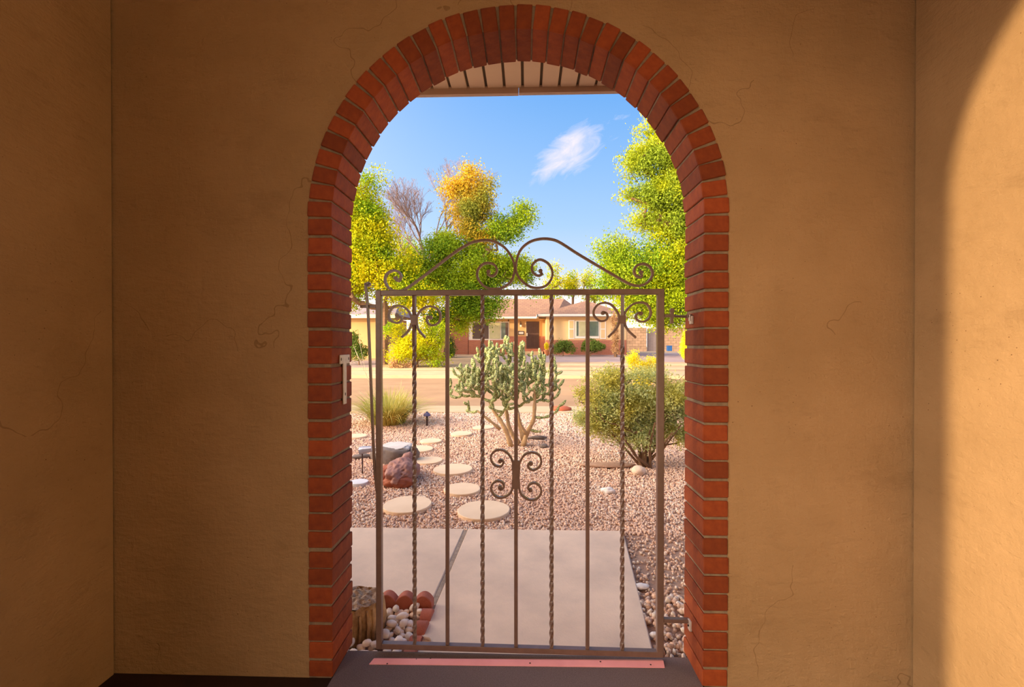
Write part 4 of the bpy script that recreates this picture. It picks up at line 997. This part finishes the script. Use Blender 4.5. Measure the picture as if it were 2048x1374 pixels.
e, c_ = grass(772, 850, 'deer_grass', 'arching green-yellow grass clump on gravel left of the blue path light', 1100, .74, .85, m_grass, 3)
# a few tall seed stalks on the left
for i, (pts) in enumerate(([(770, 845), (752, 790), (728, 740), (706, 690)], [(765, 845), (735, 800), (716, 780)], [(760, 845), (738, 770), (722, 700), (718, 668)], [(790, 845), (800, 790), (803, 760)])):
    q = [Vector(aty(x_, y_, c_.y+.1))-e.location for x_, y_ in pts]; q = [Vector(p) for p in spline(q, 5)]
    MB().tube(q, [.003]*(len(q)-4)+[.006, .007, .005, .002], 4).build('seed_stalk', m_spine, e)

# ------------------------------------------------------------------ the house across the street
HY = 33.0
hs = empty('house_across', aty(1080, 712, HY), 0, 'single-storey peach house with brick base and brown shingle roof across the street', 'house')
HO = hs.location.copy()
def hp(px, py, Y): return aty(px, py, Y)-HO
def hbox(name, x0, x1, y0, y1, Y, th, mat, parent=hs, bevel=0):
    a_ = hp(x0, y0, Y); b2 = hp(x1, y1, Y); return MB().box((a_.x, a_.y, b2.z), (b2.x, b2.y+th if False else a_.y+th, a_.z)).build(name, mat, parent, bevel=bevel)
WY, RY = 33.0, 35.4     # wing front, recessed front
hbox('wing_wall', 1093, 1253, 634, 681, WY, 4, m_cream)
hbox('wing_brick_base', 1092, 1254, 680, 712, WY-.08, 4.1, m_hbrick)
hbox('porch_wall', 1016, 1105, 636, 673, RY, .3, m_peach)
hbox('porch_brick_base', 1016, 1105, 672.5, 712, RY-.06, .3, m_hbrick)
hbox('brick_wall', 880, 937, 636, 712, RY-.06, .3, m_hbrick)
hbox('brick_wall', 936, 1018, 680, 712, RY-.06, .3, m_hbrick)
hbox('header_wall', 936, 1018, 636, 644, RY, .3, m_peach)
hbox('porch_step', 1046, 1086, 703, 712, RY-1.6, 1.6, m_curb); hbox('porch_landing', 1040, 1092, 698.5, 704, RY-.9, 1.0, m_hbrick)
# left window
w_ = hbox('window_frame', 936, 1018, 643, 681, RY-.02, .12, m_trim, bevel=.01)
for (x0, x1, mt, nm) in ((945, 962, m_screen, 'screen'), (966, 977, m_screen, 'screen'), (979, 1000.5, m_curtain, 'curtain'), (1002.5, 1011, m_glass, 'pane'), (1011, 1016.5, m_screen, 'screen')):
    a_ = hp(x0, 645.5, RY-.05); b2 = hp(x1, 677.5, RY-.05); MB().box((a_.x, a_.y, b2.z), (b2.x, a_.y+.05, a_.z)).build(nm, mt, w_)
# right window with shutters
w_ = hbox('window_frame', 1150, 1199, 641, 677, WY-.05, .12, m_trim, bevel=.01)
for (x0, x1, nm, mt) in ((1153, 1157, 'pane', m_glass), (1158.5, 1172, 'blind', m_curtain), (1175, 1197, 'pane', m_glass)):
    a_ = hp(x0, 643, WY-.09); b2 = hp(x1, 672, WY-.09); MB().box((a_.x, a_.y, b2.z), (b2.x, a_.y+.05, a_.z)).build(nm, mt, w_)
for x0, x1 in ((1137, 1149), (1200, 1212)):
    s_ = hbox('shutter', x0, x1, 640, 678, WY-.07, .06, m_trim, bevel=.008)
    for y0_, y1_ in ((642, 657), (659, 676)):
        a_ = hp(x0+2, y0_, WY-.085); b2 = hp(x1-2, y1_, WY-.085); MB().box((a_.x, a_.y, b2.z), (b2.x, a_.y+.02, a_.z)).build('shutter_panel', m_cream, s_, bevel=.006)
# door
hbox('door_frame', 1050.5, 1081, 641.5, 698, RY-.04, .1, m_cream, bevel=.01)
d_ = hbox('screen_door', 1052.5, 1078.5, 643, 697.5, RY-.12, .09, m_door, bevel=.01)
for x0, x1, y0_, y1_ in ((1055, 1065, 646, 666), (1066.5, 1076, 646, 666), (1055, 1065, 669, 695), (1066.5, 1076, 669, 695)):
    a_ = hp(x0, y0_, RY-.14); b2 = hp(x1, y1_, RY-.14)
    for q in range(5):
        xx = a_.x+(b2.x-a_.x)*q/4; MB().box((xx-.012, a_.y, b2.z), (xx+.012, a_.y+.02, a_.z)).build('door_bar', m_dark, d_)
hbox('door_sill', 1050, 1082, 697.5, 700.5, RY-.3, .3, m_terra)
hbox('door_handle', 1053, 1055, 666, 672, RY-.17, .05, m_trim)
# wall lamp and house number
l_ = hbox('wall_lamp', 1039.5, 1043.5, 647, 649.5, RY-.22, .18, m_dark); hbox('lamp_stem', 1041, 1042, 643, 647.5, RY-.14, .1, m_dark); hbox('lamp_glass', 1039.8, 1043.3, 649.5, 653.5, RY-.2, .14, m_trim)
n_ = hbox('number_plaque', 1036.5, 1048, 662, 669.5, RY-.04, .04, m_dark)
a_ = hp(1037.8, 663.6, RY-.05); b2 = hp(1046.8, 668.2, RY-.05); MB().box((a_.x, a_.y, b2.z), (b2.x, a_.y+.02, a_.z)).build('plaque_face', m_trim, n_)
# roofs
def roof(name, eave, ridge, mat=m_roof):
    b = MB(); b.add(eave+ridge, []); return b
EY1, EY2 = WY-.75, RY-.75
ev = lambda px, py, Y: hp(px, py, Y)
zE2 = ev(1000, 634, EY2).z; zE1 = ev(1150, 628.5, EY1).z
def pt(px, Y, z): q = aty(px, 600, Y)-HO; return (q.x, q.y, z)
RYD = 40.0
zR = ev(1050, 598, RYD).z
b = MB(); b.add([pt(860, EY2, zE2), pt(1110, EY2, zE2), pt(1128, RYD, zR), pt(930, RYD, zR), pt(1190, RYD+1, zE2), pt(1150, RYD+7, zE2), pt(860, RYD+7, zE2)], [(0, 1, 2, 3), (1, 4, 2), (4, 5, 2), (5, 6, 3, 2), (6, 0, 3)])
b.build('main_roof', m_roof, hs)
zR1 = ev(1170, 601, 36.5).z
b = MB(); b.add([pt(1074, EY1, zE1), pt(1262, EY1, zE1), pt(1172, 36.6, zR1), pt(1172, 41, zR1), pt(1078, 41, zE1), pt(1255, 41, zE1)], [(0, 1, 2), (0, 2, 3, 4), (1, 5, 3, 2)])
b.build('wing_roof', m_roof, hs)
def fas(x0, x1, y0_, y1_, Y):
    a_ = hp(x0, y0_, Y); b2 = hp(x1, y1_, Y); MB().box((a_.x, a_.y, b2.z), (b2.x, a_.y+.06, a_.z)).build('fascia', m_trim, hs, bevel=.01)
fas(860, 1077, 633.6, 637.9, EY2); fas(1074, 1262, 628.2, 633.2, EY1)
a_ = hp(1074, 628.2, EY1); MB().box((a_.x, a_.y, hp(1074, 633.2, EY1).z), (a_.x+.06, a_.y+2.6, a_.z)).build('fascia', m_trim, hs)
z_ = hp(1100, 633, EY1).z; MB().box((a_.x, a_.y, z_), (hp(1262, 633, EY1).x, hp(0, 0, WY+.1).y, z_+.03)).build('soffit', m_cream, hs)
z_ = hp(1000, 637.8, EY2).z; MB().box((hp(860, 0, EY2).x, hp(0, 0, EY2).y, z_), (hp(1100, 0, EY2).x, hp(0, 0, RY+.1).y, z_+.03)).build('soffit', m_cream, hs)

# garage of the next house at left
gs = empty('peach_garage', aty(700, 715, 29), 0, 'peach stucco garage with grey-purple roof at far left across the street', 'building'); GO2 = gs.location.copy()
def gb(name, x0, x1, y0, y1, Y, th, mat, par=None):
    a_ = aty(x0, y0, Y)-GO2; b2 = aty(x1, y1, Y)-GO2; return MB().box((a_.x, a_.y, b2.z), (b2.x, a_.y+th, a_.z)).build(name, mat, par or gs)
gb('wall', 380, 775, 635, 722, 29, 5, m_peach); gb('fascia', 360, 790, 629.5, 636, 28.4, .08, m_trim)
m_roofg = block_mat('shingles_grey', (.42, .34, .36), (.36, .29, .31), (.27, .21, .22), .35, .16, msz=.03)
a_ = aty(360, 630, 28.4)-GO2; b2 = aty(790, 630, 28.4)-GO2; zt_ = (aty(700, 611, 32)-GO2).z
MB().add([(a_.x, a_.y, a_.z), (b2.x, a_.y, a_.z), (b2.x-.8, a_.y+3.6, zt_), (a_.x, a_.y+3.6, zt_), (a_.x, a_.y+7, a_.z), (b2.x, a_.y+7, a_.z)], [(0, 1, 2, 3), (3, 2, 5, 4), (1, 5, 2)]).build('roof', m_roofg, gs)
fg = gb('gate_post', 768, 773, 650, 722, 28, .12, m_trim); gb('gate_board', 774, 790, 650, 668, 28, .06, m_fence); gb('gate_board', 774, 790, 690, 722, 28, .06, m_fence)

# block wall, board gate, blue bin
bw = empty('block_wall', aty(1275, 703, 31), 0, 'tan concrete block wall with grey board gate right of the house', 'wall'); BO = bw.location.copy()
def wb(name, x0, x1, y0, y1, Y, th, mat, bevel=0):
    a_ = aty(x0, y0, Y)-BO; b2 = aty(x1, y1, Y)-BO; return MB().box((a_.x, a_.y, b2.z), (b2.x, a_.y+th, a_.z)).build(name, mat, bw, bevel=bevel)
x0 = 1254
rw = 5.3; 
for r_ in range(9):
    yb_ = 703-r_*rw; off = (r_ % 2)*5.5; x = 1254-off
    while x < 1292:
        wb('concrete_block', max(x, 1254)+.25, min(x+11, 1293)-.25, yb_-rw+.25, yb_-.1, 31, .2, m_blockf, 0)
        x += 11
for r_ in range(9):
    yb_ = 703-r_*rw; off = (r_ % 2)*5.5; x = 1325-off
    while x < 1440:
        wb('concrete_block', max(x, 1325)+.25, min(x+11, 1440)-.25, yb_-rw+.25, yb_-.1, 31.6, .2, m_blockf, 0)
        x += 11
wb('mortar_core', 1254, 1293, 655.5, 703, 31.03, .14, m_mortar); wb('mortar_core', 1325, 1440, 655.5, 703, 31.63, .14, m_mortar)
for k in range(9):
    xx = 1294+k*3.45; wb('gate_board', xx+.2, xx+3.3, 657, 702.5, 31.5, .05, m_fence)
bn = empty('blue_bin', aty(1338.5, 702, 30.2), 0, 'small blue plastic bin standing against the tan block wall', 'bin'); s_ = 31.8/F
b = MB(); b.add([(-4.5*s_, -.15, 0), (4.5*s_, -.15, 0), (4.5*s_, .15, 0), (-4.5*s_, .15, 0), (-5.2*s_*.8, -.17, 10*s_), (5.2*s_*.8, -.17, 10*s_), (5.2*s_*.8, .17, 10*s_), (-5.2*s_*.8, .17, 10*s_)], [(0, 3, 2, 1), (4, 5, 6, 7), (0, 1, 5, 4), (1, 2, 6, 5), (2, 3, 7, 6), (3, 0, 4, 7)]); b.build('tub', m_blue, bn, bevel=.01)
MB().box((-4.6*s_, -.19, 10*s_), (4.6*s_, .19, 10.8*s_)).build('rim', m_blue, bn)
# potted shrub by the door
c_ = aty(1093, 712, 31.9); e = empty('potted_shrub', c_, 0, 'bright yellow shrub in terracotta pot at the house wing corner', 'potted plant')
s_ = 33.5/F
b = MB(); b.lathe([(.0, 0), (3.4*s_, 0), (5.0*s_, 10*s_), (5.4*s_, 10*s_), (5.4*s_, 12*s_), (4.7*s_, 12*s_), (.0, 11*s_)], 16); b.build('pot', m_terra, e)
rg_ = np.random.default_rng(90); P_ = rg_.normal(size=(900, 3)); P_ /= np.linalg.norm(P_, axis=1, keepdims=True); P_ = P_*(.3+.7*rg_.random((900, 1)))*np.array([5.5*s_, 5*s_, 8*s_])+np.array([0, 0, 20*s_])
V_, F_ = leaves(P_, .07, rg_); link('foliage', np_mesh('foliage', V_, F_, m_bloom), e)

# our own garage wing far to the left, out of frame: its shade lies over the front yard
tag(MB().box((-17, -5.6, -.1), (-12, 3.0, 3.1)).build('wall_garage', m_stucco), kind='structure')
